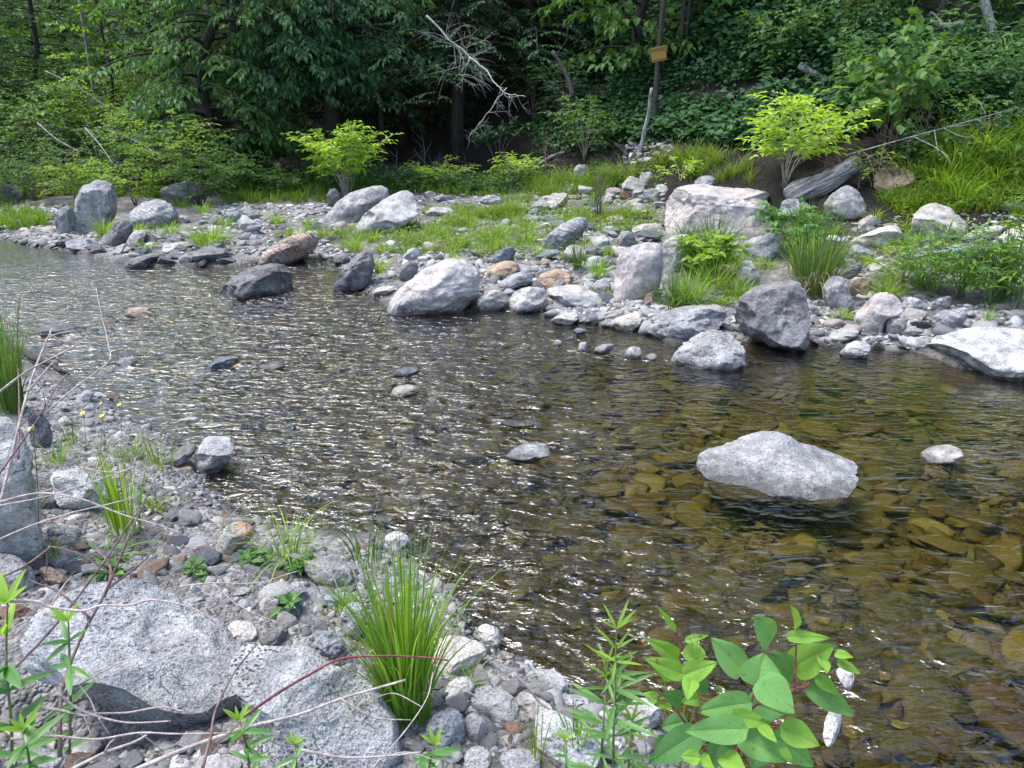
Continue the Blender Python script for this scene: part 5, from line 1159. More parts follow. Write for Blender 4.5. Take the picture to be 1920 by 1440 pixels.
for i, (px, py, hp, wp, m) in enumerate([(110,870,70,70,'grassm'),(60,965,80,60,'grassd'),(175,940,90,80,'grassf'),(250,860,60,80,'grassm'),(95,1045,50,70,'grassf'),(290,960,60,60,'grassm'),(30,700,110,60,'grassd'),(20,840,90,60,'grassd'),(640,1150,70,50,'grassf'),(880,1290,60,60,'grassf'),(1080,1420,90,60,'grassf')]):
    clump('grass_clump', px, py, hp, wp, 40, ['thin weedy grass right of the dark grey round stone', 'grass in the crack beside the towering left boulder', 'grass just left of the tall thin grass', 'weedy grass left of the dark flat stone', 'short grass over the tan tilted stone', 'loose grass right of the tall thin grass', 'grass at the left edge on the stream side', 'grass at the left edge behind the towering boulder', 'few fresh blades left of the tall bright clump', 'small fresh tuft by the smooth oval stone', 'fresh tuft at the bottom edge left of the slender herb'][i], m, 520 + i, (.1, .9), .0055)

for i, (px, py, hp, wp, m) in enumerate([(1292,572,75,100,'grassb'),(1380,562,50,80,'grassm'),(1425,580,40,60,'grassb'),(1312,520,70,90,'grassm'),(1292,462,60,80,'grassd'),(1395,520,50,60,'grassb'),(1560,500,60,70,'grassd'),(1660,560,50,80,'grassb'),(1730,540,55,90,'grassm'),(1820,540,60,90,'grassb')]):
    clump('grass_clump', px, py, hp, wp, 90, ['bright grass spilling right of the pink slab foot', 'loose grass left of the triangular grey stone', 'short bright grass above the long low grey slab', 'thick grass behind the pink slab right edge', 'dark grass against the lower edge of the biggest boulder', 'grass beside the triangular grey stone', 'dark grass behind the blocky grey boulder', 'bright grass right of the round tan stone', 'grass among the willow-like herbs left half', 'bright grass among the willow-like herbs right half'][i], m, 560 + i, (.2, 1.0), .009)

cover('slope_ferns', [([(1560,170),(1920,120),(1920,230),(1700,260),(1560,260)], .8), ([(1420,180),(1560,120),(1800,40),(1560,60)], .6)], 3000, .16, T_LANCE, LM['soft'], 'paler narrow-leaved undergrowth mixed over the right slope', 'undergrowth', 25, .8)
# ------------------------------------------------------------------ big-leaved plant in the foreground
def big_leaf(b, t, w, face, mat, parent, curl=.12, wav=.06, heart=.12, kind='leaf', lance=False):
    """one broad leaf with a folded midrib, raised side veins and a soft wave; b, t: foot and tip"""
    b, t = np.asarray(b, float), np.asarray(t, float); L = np.linalg.norm(t - b); d = (t - b) / L
    s = np.cross(d, face); s /= np.linalg.norm(s); nrm = np.cross(s, d)
    nu, nv = 17, 13; u = np.linspace(0, 1, nu); v = np.linspace(-1, 1, nv); U, Vv = np.meshgrid(u, v, indexing='ij')
    if lance: half = np.sin(np.pi * np.clip(U, 0, 1) ** .8) ** .8
    else: half = np.clip(np.sin(np.pi * U ** .53) ** .8, 0, 1)
    half = half * (w / 2)
    x = Vv * half
    y = L * U - heart * L * np.abs(Vv) ** 1.5 * np.exp(-(U / .16) ** 2) * 1.0
    z = np.abs(Vv) * half * .22 - curl * L * U ** 2 * .8 + wav * w * np.sin(U * 7 + Vv * 2 + L * 90) * np.abs(Vv) * .5
    z += .010 * w * np.cos((U - .28 * np.abs(Vv)) * 2 * np.pi * 6.5) * (1 - Vv ** 2) - .03 * w * np.exp(-(Vv / .09) ** 2)
    P = b + x[..., None] * s + y[..., None] * d + z[..., None] * nrm
    i = np.arange(nu - 1)[:, None] * nv + np.arange(nv - 1)[None]
    F = np.stack([i, i + 1, i + nv + 1, i + nv], -1).reshape(-1, 4)
    off = np.array(parent.location)
    o = mk(kind, P.reshape(-1, 3) - off, F, mat, parent)
    uv = np.stack([U, Vv * .5 + .5], -1).reshape(-1, 2)[F.ravel()]; o.data.uv_layers.new(name='leaf').data.foreach_set('uv', uv.astype(np.float32).ravel())
    return o

def veined(name, a, b, vein, trans=.33):
    m, nt, out = newmat(name); n = N(nt)
    rnd = n('NewGeometry').outputs['Random Per Island']; pos = n('NewGeometry').outputs['Position']
    col = n.mix(rnd, c4(a), c4(b)); col = n.mix(n.maprange(n.noise(pos, 28, 3), .42, .66, 0, .6), col, c4([v * .8 + .02 * (i == 0) for i, v in enumerate(b)]))
    col = n.mix(n.maprange(n.noise(pos, 11, 4, .7), .60, .70, 0, .35), col, (.24, .26, .05, 1))
    xy = n('SeparateXYZ', {0: n('UVMap', uv_map='leaf').outputs[0]}); u_ = xy.outputs[0]; v_ = n.math('ABSOLUTE', n.math('MULTIPLY', n.math('SUBTRACT', xy.outputs[1], .5), 2.0))
    sv = n.math('ABSOLUTE', n.math('SUBTRACT', n.math('FRACT', n.math('MULTIPLY', n.math('SUBTRACT', u_, n.math('MULTIPLY', n.math('POWER', v_, 1.3), .30)), 7.0)), .5))
    vn = n.math('MAXIMUM', n.math('MULTIPLY', n.maprange(sv, .43, .48), .55), n.maprange(v_, .015, .055, 1, 0))
    net = n('TexVoronoi', {'Vector': pos, 'Scale': 260.0}, feature='DISTANCE_TO_EDGE').outputs['Distance']
    col = n.mix(n.math('MULTIPLY', vn, .55), col, n.mix(.5, col, (.45, .55, .22, 1)))
    col = n.mix(n.math('MULTIPLY', n.maprange(n.noise(pos, 55, 2), .66, .70), .7), col, (.16, .10, .03, 1))
    bp = n('Bump', {'Height': n.math('SUBTRACT', n.math('MULTIPLY', n.maprange(net, 0, .03), .25), vn), 'Strength': .6, 'Distance': .003})
    p = n('BsdfPrincipled', {'Base Color': col, 'Roughness': .6, 'Specular IOR Level': .3, 'Normal': bp.outputs[0]})
    t = n('BsdfTranslucent', {'Color': n.mix(1.0, col, (1.5, 1.4, .6, 1), 'MULTIPLY')})
    mx = n('MixShader', {0: trans, 1: p.outputs[0], 2: t.outputs[0]}); nt.links.new(mx.outputs[0], out.inputs[0]); return m
KD = veined('big_leaf', (.12, .30, .085), (.15, .35, .09), (.3, .4, .2)); KB = veined('big_young_leaf', (.17, .38, .05), (.23, .43, .06), (.3, .4, .2), .38); KS = veined('big_shaded_leaf', (.09, .24, .07), (.11, .28, .08), (.3, .4, .2), .25)  # shaded leaf: same leaf with its shade put into a darker green
def z5(X, Y): return 1060 + X / 3.31, 1080 + Y / 3.31
kb = on_ground(1385, 1500); KDEP = 1.72
kn = empty('big_leaved_plant', kb, 'bushy plant with big heart-shaped green leaves and red stems at bottom right', 'plant')
KL = [(1265,395,1185,250,190,'d',0),(1440,318,1425,196,80,'b',0),(1380,375,1655,383,80,'b',.05),(1425,565,1655,430,200,'b',.05),(1085,580,912,385,185,'d',.02),(1200,668,1235,478,265,'d',-.04),(1225,662,1425,852,225,'d',-.03),
      (1400,605,1280,480,170,'s',.08),(1525,690,1812,875,150,'d',.03),(1555,625,1722,745,85,'b',0),(1680,480,1778,498,60,'b',.05),(1690,530,1838,605,65,'b',.05),(1590,510,1630,590,90,'b',.04),(705,512,515,390,105,'b',.03),(800,512,790,398,140,'b',.02),
      (745,400,890,365,48,'b',.03),(680,332,580,190,42,'b',.04),(720,605,512,515,120,'b',0),(740,612,940,540,135,'b',.02),(785,640,755,755,105,'b',-.03),(650,640,565,582,55,'b',.02),
      (1120,790,815,840,165,'d',-.02),(1090,950,735,960,175,'d',-.06),(1030,870,1295,915,110,'b',-.08),(1215,930,1305,1022,75,'b',-.08),(1362,945,1590,1052,165,'b',-.05),(1105,1000,1378,1150,185,'d',-.02),(1315,1000,1562,1185,175,'d',0),
      (1340,1065,1420,1170,60,'b',-.06),(1150,790,1370,860,170,'s',.06),(800,985,515,1165,190,'s',0),(830,1130,712,1112,95,'b',-.07),(840,1120,910,1185,85,'b',-.07),(990,1120,1110,1200,130,'b',-.05),
      (565,765,487,728,75,'b',.03),(650,785,555,800,85,'b',.02),(720,770,615,735,110,'s',.05),(820,760,735,775,95,'b',0),(930,1090,1010,985,150,'s',.08),(740,905,590,940,130,'s',.06),(880,700,795,660,90,'s',.06),(930,700,1000,690,28,'b',.03),
      (960,1050,900,1200,140,'s',.02),(1240,1040,1150,1200,150,'s',.08),(640,1000,560,1130,120,'s',.09)]
for X, Y, X2, Y2, w, k, dd in KL:
    dp = KDEP + dd + random.uniform(-.03, .03); p0 = at_depth(*z5(X, Y), dp); p1 = at_depth(*z5(X2, Y2), dp - random.uniform(-.02, .06))
    face = unit(np.array([random.uniform(-.25, .25), -.75, .75]))
    big_leaf(p0, p1, w * 1.0 / 3.31 * dp / FPX, face, {'d': KD, 'b': KB, 's': KS}[k], kn, curl=.10 if k != 'b' else .16, wav=.07 if k != 'b' else .12, heart=.13 if w > 120 else .04)
def zs(pts, d0=KDEP, d1=None): return [at_depth(*z5(x, y), d0 + .03) for x, y in pts]
for pts, rr in [([(1010,1330),(1040,1110),(1085,990),(1150,790),(1195,670)], .0045), ([(1020,1340),(1090,1050),(1150,975),(1215,932),(1362,948)], .004), ([(1010,1330),(1100,950),(1180,800),(1300,790),(1420,700),(1500,680),(1560,545),(1590,510)], .0045),
                ([(1300,790),(1330,640),(1290,540),(1265,395)], .003), ([(1420,700),(1425,565),(1440,318)], .003), ([(960,1340),(900,1150),(830,1000),(800,800),(740,612),(712,512),(715,440),(680,332)], .004), ([(1085,580),(1075,640),(1100,720)], .0025), ([(1225,662),(1195,700),(1150,790)], .003), ([(830,1000),(740,905),(650,785),(565,765)], .003), ([(1090,1050),(1105,1000),(1315,1000)], .003)]:
    g = Geo(); P = smooth_path([kb + np.random.default_rng(len(pts)).normal(0, .02, 3) * [1, 1, 0]] + zs(pts[0:]) if pts[0][1] > 1300 else zs(pts), 5); tube(g, P, np.linspace(rr, rr * .6, len(P)), 6); g.build('stem', STEMR, kn)

# slender herb with whorls of narrow leaves, beside the big-leaved plant
def slender(label, stem_px, dep, nwh, lpx, width, seed, top_b=True, mats=('herb', 'lime'), name='slender_herb'):
    r = np.random.default_rng(seed); b = on_ground(*stem_px[0]) if stem_px[0][1] < 1700 else at_depth(*stem_px[0], dep)
    o = empty(name, b, label, 'herb'); pts = smooth_path([b] + [at_depth(x, y, dep) for x, y in stem_px[1:]], 8); g = Geo(); tube(g, pts, np.linspace(.0035, .0016, len(pts)), 6); g.build('stem', STEMG, o)
    s = dep / FPX
    for k in range(nwh):
        t = .12 + .88 * k / (nwh - 1); q = pts[int(t * (len(pts) - 1))]
        for j in range(4 if t < .92 else 6):
            az = r.uniform(0, 6.28) if t < .92 else j * 1.05; ln = lpx * s * r.uniform(.7, 1.15) * (1 if t < .8 else .7); rise = r.uniform(-.1, .55) if t < .85 else r.uniform(.6, 1.6)
            d = unit(np.array([math.cos(az), math.sin(az) * .7, rise]))
            big_leaf(q, q + d * ln, width * ln, unit(np.array([0, -.5, 1.0])), LM[mats[0]] if t < .8 else LM[mats[1]], o, curl=.22, wav=.03, heart=0, lance=True)
    return o
slender('slender upright herb with narrow whorled leaves left of the big-leaved plant', [(1148,1560),(1150,1400),(1153,1280),(1156,1180)], 1.65, 11, 82, .11, 1)
slender('shorter narrow-leaved herb close left of the tall slender one', [(1120,1520),(1128,1400),(1136,1300),(1140,1240)], 1.72, 8, 70, .11, 2)
slender('small narrow-leaved shoot low beside the big-leaved plant', [(1172,1500),(1180,1420),(1185,1350)], 1.75, 6, 55, .12, 3)
for i, (lab, pts, dep, n, l) in enumerate([('blurred leafy shoot standing at the left edge low in the photo', [(20,1500),(22,1380),(12,1250),(14,1130)], 1.45, 7, 120), ('young shoot in front of the left end of the giant boulder', [(130,1420),(132,1320),(130,1220),(128,1165)], 1.5, 5, 80), ('young shoot before the gap between the two big near boulders', [(470,1460),(462,1400),(448,1350)], 1.5, 5, 62), ('tiny shoot at the bottom edge before the pitted boulder', [(556,1480),(556,1440),(552,1395)], 1.4, 4, 48), ('young shoot in the lower left corner', [(60,1500),(55,1430),(45,1370)], 1.4, 5, 90),
                                           ('small upright shoot at bottom centre before the flat grey boulder', [(1065,1500),(1062,1440),(1060,1385)], 1.6, 4, 45), ('leafy shoot among the grass foot at bottom centre', [(800,1480),(806,1430),(815,1395)], 1.7, 5, 60)]):
    slender(lab, pts, dep, n, l * .78, .22, 10 + i, mats=('knotd', 'knotb'), name='leafy_shoot')
for i, (x, y) in enumerate([(365, 1082), (470, 1062), (560, 1072), (200, 1085), (540, 1145)]):
    b = on_ground(x, y); s = ((b - CAM) @ FWD) / FPX
    bush('seedling', b, ['flat grey-green seedling on the bare wet soil', 'pale-leaved seedling below the spreading tuft', 'small seedling right of the pale-leaved one', 'leafy seedling behind the giant slanting boulder', 'tiny bright seedling among the gravel stones'][i], 22 * s, 26 * s, 4, 26 * s, T_BROAD, LM['soft' if i < 3 else 'knotd'], STEMG, seed=200 + i, cat='seedling', side=2, rad=.0015, step=.03)

# ------------------------------------------------------------------ yellow flowers
YEL, nt_, out_ = newmat('yellow_petal'); n_ = N(nt_); p_ = n_('BsdfPrincipled', {'Base Color': (.82, .66, .02, 1), 'Roughness': .35}); nt_.links.new(p_.outputs[0], out_.inputs[0])
def flower(px, py, foot, size, label, seed, dep=None):
    b = on_ground(*foot); dep = dep or float((b - CAM) @ FWD); c = at_depth(px, py, dep); r = np.random.default_rng(seed)
    o = empty('buttercup', b, label, 'flower'); g = Geo(); P = curve(b, (b + c) / 2 + [.02, 0, .03], c, 7); tube(g, P, .0016, 5); g.build('stem', STEMG, o)
    g = Geo(); a = np.arange(5) * 2 * math.pi / 5 + r.uniform(0, 1); ax = unit(np.array([r.normal(0, .3), -.35, 1.0]))
    e = unit(np.cross(ax, [0, 1.0, 0])); f = np.cross(ax, e); D = np.cos(a)[:, None] * e + np.sin(a)[:, None] * f + ax * .45
    put_leaves(g, leaf_t(.45, .1, -.1), np.repeat(c[None], 5, 0), D, np.repeat(ax[None], 5, 0), np.full(5, size / 2)); g.build('petals', YEL, o, smooth=True)
    g = Geo(); V, F = ico(2); g.add(V * size * .14 + c + ax * size * .08, F); g.build('flower_centre', YEL, o)
flower(155, 775, (160, 850), .034, 'lower left buttercup of the four by the water', 1)
flower(192, 781, (196, 852), .038, 'lower right buttercup of the four, widest open', 2)
flower(190, 757, (188, 848), .026, 'smallest buttercup of the four, upper left', 3)
flower(224, 760, (226, 850), .032, 'rightmost buttercup of the four by the water', 4)
flower(61, 805, (72, 1010), .030, 'single orange-yellow bud over the dark round stone at left', 5, dep=2.2)

# ------------------------------------------------------------------ dead wood and canes
def stick(name, label, pts, rad, mat, cat, branches=(), sides=8, knob=0.0, seed=0):
    """pts are world points; branches are further (points, radius) limbs of the same piece of wood"""
    P = smooth_path(pts, 6); r = np.random.default_rng(seed); P[1:-1] += r.normal(0, knob, (len(P) - 2, 3)); g = Geo(); tube(g, P, np.linspace(rad[0], rad[1], len(P)), sides)
    for bp, br in branches:
        Q = smooth_path(bp, 4); tube(g, Q, np.linspace(br, br * .35, len(Q)), 5)
    o = g.build(name, mat, loc=P[0]); return tag(o, label, cat)
def dp(pts, d, d2=None):
    d2 = d if d2 is None else d2; n = len(pts); return [at_depth(x, y, d + (d2 - d) * i / max(1, n - 1)) for i, (x, y) in enumerate(pts)]
def randbr(P, n, ln, r, rad, up=0.0):
    P = smooth_path(P, 5); out = []
    for _ in range(n):
        i = r.integers(len(P) // 4, len(P)); q = P[i]; d = unit(r.normal(0, 1, 3) * [1, .5, .8] + [0, 0, up]); l = ln * r.uniform(.4, 1); e = q + d * l; m = (q + e) / 2 + r.normal(0, .1 * l, 3)
        out.append(([q, m, e], rad))
        for _ in range(2): d2 = unit(d + r.normal(0, .6, 3)); out.append(([m, m + d2 * l * .25, m + d2 * l * .5 + [0, 0, -.05 * l]], rad * .6))
    return out
# driftwood log
lg = at_depth(1474, 374, 10.7); le = at_depth(1614, 305, 10.2); LL = np.linalg.norm(le - lg); Tl = unit(le - lg)
g = Geo(); tt = np.linspace(0, 1, 60); P = np.stack([tt * LL, .02 * np.sin(tt * 5), .03 * np.sin(tt * 7 + 1)], 1); tube(g, P, np.interp(tt, [0, .03, .15, .5, .85, .985, 1], [.06, .12, .16, .145, .12, .105, .06]), 48)
V = np.concatenate(g.V); a_ = np.arctan2(V[:, 2], V[:, 1]); rad_ = unit(V * [0, 1, 1])
V = V + rad_ * (fbm(np.stack([V[:, 0] * 1.2, np.cos(a_) * 2, np.sin(a_) * 2], 1), 3) * .07 - np.abs(fbm(np.stack([V[:, 0] * 1.4, np.cos(a_) * 6, np.sin(a_) * 6], 1), 3)) * .045)[:, None]; g.V = [V]
dm, nt_, out_ = newmat('driftwood_grain'); n_ = N(nt_); v_ = n_('Mapping', {'Vector': n_('TexCoord').outputs['Object'], 'Scale': (2.2, 30, 30)}).outputs[0]; f_ = n_.noise(v_, 1.0, 6, .7, .4)
c_ = n_.ramp(f_, [(.34, (.05, .047, .05, 1)), (.5, (.22, .21, .215, 1)), (.68, (.46, .44, .43, 1))]); b_ = n_('Bump', {'Height': f_, 'Strength': 1.0, 'Distance': .03}); p_ = n_('BsdfPrincipled', {'Base Color': c_, 'Roughness': .85, 'Normal': b_.outputs[0]}); nt_.links.new(p_.outputs[0], out_.inputs[0])
lo_ = g.build('driftwood_log', dm, loc=np.zeros(3)); lo_.location = lg; lo_.rotation_euler = Vector(Tl).to_track_quat('X', 'Z').to_euler(); tag(lo_, 'thick grey driftwood log propped slantwise on the grey boulder', 'log')
r_ = np.random.default_rng(9)
m1 = dp([(880, 108), (905, 125), (930, 158), (948, 175), (985, 181)], 14.2, 13.6)
stick('dead_branch', 'bare whitish dead branch hanging in front of the shaded hemlock', m1, (.017, .006), bark_mat('white_bark', (.22, .215, .21), (.44, .43, .42)), 'branch', randbr(m1, 7, .5, r_, .005, -.6), knob=.01)
m2 = dp([(800, 30), (850, 80), (880, 108), (860, 140)], 14.8, 14.2)
stick('dead_branch', 'twiggy grey dead boughs spreading above the bare whitish branch', m2, (.025, .006), BARKG, 'branch', randbr(m2, 26, .9, r_, .006), knob=.01)
m3 = dp([(950, 165), (930, 190), (905, 225), (875, 260)], 13.8, 13.4)
stick('dead_branch', 'drooping fan of fine dead twigs below the bare whitish branch', m3, (.012, .004), BARKG, 'branch', randbr(m3, 16, .45, r_, .003, -.5), knob=.01)
gb = on_ground(1198, 292)
stick('leaning_stick', 'tall thin grey dead stick leaning on the bank below the small tuft', [gb, gb + (at_depth(1222, 165, 13.2) - gb) * .5 + [.03, 0, 0], at_depth(1222, 165, 13.2)], (.05, .025), BARKG, 'stick', knob=.006)
mk1 = [at_depth(1075, 182, 14.6), at_depth(1062, 140, 14.6), at_depth(1036, 96, 14.6)]
stick('dead_tree', 'slim dark dead trunk leaning left above the mid-green shrub', mk1, (.05, .04), BARK, 'trunk', randbr(mk1, 5, .7, r_, .01))
stick('fallen_log', 'fallen bare log pointing up left on the right slope', dp([(1582, 172), (1540, 146), (1500, 122)], 12.4, 12.6), (.075, .06), BARKG, 'log', knob=.01)
stick('dead_limb', 'dark crooked dead limb lying across the right slope', dp([(1745, 40), (1768, 48), (1805, 46)], 11.5), (.03, .05), BARKG, 'branch', [(dp([(1768, 48), (1755, 30), (1745, 22)], 11.5), .02)])
bt = gy_(1885, 15.5)
stick('birch_trunk', 'leaning patchy grey trunk at the upper right', [at_depth(1896, 175, 11.6), at_depth(1884, 130, 11.6), at_depth(1868, 85, 11.6), at_depth(1853, 30, 11.6), at_depth(1830, -60, 11.6)], (.09, .06), BARKG, 'trunk')
def lift(pts, off=.45):
    out = []
    for x, y in pts:
        q = on_ground(x, min(y + 45, 330)); dd_ = float((q - CAM) @ FWD) - off; out.append(at_depth(x, y, dd_))
    return out
m4 = lift([(1590, 290), (1690, 262), (1770, 240), (1850, 218), (1915, 200)])
stick('fallen_branch', 'long bare fallen branch with side twigs slanting over the grassy right slope', m4, (.010, .004), BARKG, 'branch', [(lift([(1715, 257), (1765, 283), (1785, 310)], .5), .006), (lift([(1770, 240), (1800, 255), (1830, 258)], .5), .005), (lift([(1752, 245), (1756, 270), (1760, 292)], .5), .005), (lift([(1775, 238), (1800, 236), (1822, 233)], .5), .008)] + randbr(m4, 8, .5, r_, .004))
m5 = on_ground(330, 462)
stick('curved_branch', 'short curved dead branch lying on the stones of left far bank', [at_depth(330, 445, 12.2), at_depth(338, 464, 12.0), at_depth(365, 467, 12.0), at_depth(390, 457, 12.0), at_depth(406, 447, 12.0)], (.04, .018), DEAD, 'branch', knob=.006)
for i, (a, b, lab) in enumerate([((1178, 298), (1140, 268), 'dark stick slanting down beside the leaning grey stick'), ((1012, 312), (1060, 290), 'bleached stick lying by the brush pile right of the hollow'), ((1180, 420), (1222, 417), 'black charred stick lying above the pale rounded stone')]):
    p0, p1 = on_ground(*a), on_ground(*b); p0 = p0 + [0, 0, .05]; p1 = p1 + [0, 0, .06]
    stick('dead_stick', lab, [p0, (p0 + p1) / 2 + [0, 0, .03], p1], (.04, .03), BARK if i != 1 else BARKG, 'stick')
# grey brush heaps at far left and by the vine shrub
def brush(label, px, py, n, w, h, seed, mat=DEAD, dark=False):
    b = on_ground(px, py); r = np.random.default_rng(seed); g = Geo()
    for k in range(n):
        q = b + r.normal(0, 1, 3) * [w * .35, w * .15, 0]; q[2] = gz(q[0], q[1]); d = unit(np.array([r.normal(0, 1), r.normal(0, .5), abs(r.normal(.5, .4))])); l = h * r.uniform(.5, 1.5); e = q + d * l; m = (q + e) / 2 + r.normal(0, .08 * l, 3); C = curve(q, m, e, 7)
        tube(g, C, np.linspace(.012, .003, 7), 4)
        for _ in range(4): s0 = C[r.integers(2, 6)]; d2 = unit(d + r.normal(0, .7, 3)); tube(g, curve(s0, s0 + d2 * l * .2, s0 + d2 * l * .42, 4), np.linspace(.005, .0015, 4), 3)
    return tag(g.build('brush_pile', mat, loc=b), label, 'brush')
brush('tangle of grey dead brush on the far left bank', 60, 345, 36, 2.4, 1.0, 1)
brush('grey dead brush leaning behind the tall upright block', 150, 335, 26, 1.8, 1.2, 2)
brush('dark heap of twigs under the heart-leaved shrub', 1680, 315, 30, 1.2, .6, 3, TWIGD)
brush('dead brush at the right edge of the black hollow', 1030, 305, 22, .9, .6, 4, TWIGD)
brush('thin dead twigs inside the black hollow', 800, 325, 18, 1.6, .7, 5, BARKG)
for i, (pts, d) in enumerate([([(85, 133), (140, 160), (200, 200)], 17), ([(160, 240), (190, 275), (212, 308)], 14.6), ([(70, 230), (105, 260), (150, 285)], 14.8), ([(205, 245), (250, 262), (290, 285)], 14.6)]):
    P_ = dp(pts, d, d - .4); stick('bare_pole', ['long bare pale pole slanting through the hemlock at left', 'bare pale pole above the tall upright block', 'bare grey pole in the brush at far left', 'bare pale pole over the layered bush'][i], P_, (.014, .007), BARKG, 'branch', randbr(P_, 4, .4, r_, .004))
# dry dark seed stalk
sb = on_ground(1120, 412); r3 = np.random.default_rng(2); g = Geo()
for k in range(26): q = sb + r3.normal(0, .04, 3) * [1, 1, 0]; tube(g, curve(q, q + [r3.normal(0, .02), 0, .3], q + [r3.normal(.03, .035), r3.normal(0, .03), r3.uniform(.45, .8)], 5), np.linspace(.004, .0015, 5), 4)
tag(g.build('dry_stalk', bark_mat('charcoal_stalk', (.03, .03, .035), (.08, .08, .09)), loc=sb), 'dark dry upright stalk standing among the cobbles left of the biggest boulder', 'stalk')
# branch lying at the left water edge
stick('dark_branch', 'dark gnarled branch lying at the left near water edge', [on_plane(-10, 628, .12), on_plane(30, 652, .10), on_plane(75, 676, .08), on_plane(105, 690, .06), on_plane(128, 702, .03)], (.04, .012), BARK, 'branch', [([on_plane(80, 678, .08), on_plane(100, 672, .1), on_plane(118, 680, .06)], .012)], knob=.008)

# canes: thin dry stems in the left foreground
CANES = [([(112,1420),(116,1300),(150,1200),(200,1105),(206,1060),(180,1030)], 1.50, .0045, 'dark reddish cane rising from the hollow of the giant boulder and forking', TWIGD, [[(200,1105),(260,1060),(310,1010)], [(195,1120),(240,1010),(262,960),(290,900)], [(170,1160),(110,1110),(60,1090)]]),
 ([(-20,1290),(30,1250),(110,1165),(190,1060),(240,985),(262,955)], 1.55, .0032, 'purple-brown cane crossing the giant boulder from the lower left', TWIGD, [[(190,1060),(240,1020),(330,960)]]),
 ([(-20,750),(45,700),(110,665),(155,640)], 1.9, .0032, 'pale cane arching from the left edge over the stream', TWIG, [[(45,700),(60,690),(130,655)]]),
 ([(-15,1010),(35,800),(52,735),(70,680),(98,615)], 1.8, .0042, 'pale forked cane standing before the left water edge', TWIG, [[(52,735),(90,690),(108,672)], [(88,635),(110,625),(145,620)], [(92,625),(135,650),(170,655)]]),
 ([(85,775),(130,735),(170,705),(205,675),(202,640),(190,590),(180,540)], 2.0, .0022, 'fine grass stalk with a thin seed head against the riffle', TWIG, []),
 ([(34,860),(36,760),(34,690)], 1.8, .0028, 'dark upright cane at the left edge before the towering boulder', TWIGD, [[(36,800),(60,780),(80,750)]]),
 ([(-10,900),(40,830),(75,780),(110,720),(150,680)], 1.75, .0026, 'thin dark cane leaning right from the left edge', TWIGD, [[(75,780),(85,760),(80,735)]]),
 ([(0,948),(90,930),(170,905),(240,880),(260,876)], 1.8, .0022, 'long fine cane crossing in front of the thin tall grass', TWIG, [[(170,905),(200,860),(235,815)]]),
 ([(-15,945),(70,925),(150,935),(230,965),(300,985),(340,1000)], 1.8, .0026, 'fine cane sagging to the right over the left stones', TWIG, [[(150,935),(200,955),(250,962)]]),
 ([(-10,1015),(60,985),(140,960),(205,945),(260,930)], 1.75, .0022, 'straight fine cane over the pale flat stone', TWIG, []),
 ([(140,875),(200,885),(240,882),(255,860)], 2.1, .0018, 'short hooked dry stem by the thin tall grass', TWIG, []),
 ([(20,1128),(70,1128),(95,1138),(155,1145),(190,1135),(240,1135),(290,1125),(360,1140),(400,1165)], 1.45, .0030, 'long pale cane lying across the front of the giant boulder', TWIG, [[(95,1138),(118,1100),(135,1080)], [(158,1142),(165,1165),(172,1185)]]),
 ([(25,1330),(90,1328),(160,1342),(180,1338),(240,1336),(300,1326),(345,1334)], 1.45, .0030, 'pale cane lying across the dark hollow', TWIG, [[(95,1330),(118,1300),(136,1280)], [(158,1342),(165,1362),(172,1380)], [(180,1338),(168,1310),(148,1284)], [(148,1284),(198,1256),(240,1238),(320,1236)]]),
 ([(110,1300),(140,1325),(180,1342),(240,1355),(320,1352)], 1.42, .0028, 'brownish cane curving under the giant boulder', TWIG, [[(185,1345),(195,1362),(208,1380)]]),
 ([(20,1385),(100,1380),(180,1386),(260,1374),(330,1376),(430,1374)], 1.40, .0026, 'fine cane lying along the bottom left stones', TWIG, [[(260,1374),(290,1395),(310,1415)]]),
 ([(130,1445),(195,1412),(250,1392),(275,1378)], 1.38, .0034, 'straight pale cane rising right from the bottom left edge', TWIG, [[(195,1412),(240,1440),(260,1460)], [(197,1410),(205,1395),(215,1385)]]),
 ([(240,1450),(320,1415),(400,1385),(470,1362),(560,1340),(640,1310),(760,1275)], 1.40, .0048, 'long thick pinkish cane crossing before the pitted boulder', TWIG, [[(470,1362),(520,1395),(560,1400)], [(640,1310),(700,1345),(770,1350)]]),
 ([(455,1345),(520,1300),(580,1265),(640,1235),(720,1230),(790,1232),(840,1238)], 1.50, .0032, 'reddish cane arching over the pitted boulder to the grass', STEMR, []),
 ([(-20,1090),(40,1065),(90,1030),(95,1025),(150,1040),(225,1085)], 1.6, .0028, 'dark cane at the left over the tan tilted stone', TWIGD, [[(88,1030),(88,1065),(80,1100)]]),
 ([(335,1100),(400,1093),(480,1093),(560,1070)], 2.0, .0022, 'thin straw lying across the near gravel', TWIG, [[(400,1093),(440,1130),(490,1155),(530,1170)]]),
 ([(470,930),(440,960),(400,1010),(380,1040),(340,1090)], 2.1, .0018, 'very fine straw slanting over the lichen stone', TWIG, []),
 ([(380,1440),(395,1380),(405,1330),(440,1260),(480,1210)], 1.35, .0034, 'grey blurred cane curving up before the pitted boulder', TWIGD, [[(400,1395),(430,1375),(460,1340)]]),
 ([(700,1440),(712,1425),(760,1370),(800,1310),(812,1260)], 1.55, .0022, 'bent pale straw at the foot of the tall bright grass', TWIG, [[(712,1425),(760,1410),(830,1430)], [(790,1325),(740,1300),(700,1310)]]),
 ([(560,1405),(640,1420),(720,1418),(790,1410)], 1.5, .0034, 'pinkish cane lying under the pitted boulder', TWIG, []),
 ([(965,1265),(990,1290),(1010,1315),(1030,1330)], 2.35, .0045, 'short pale stick lying between the spotted stones', TWIG, [])]
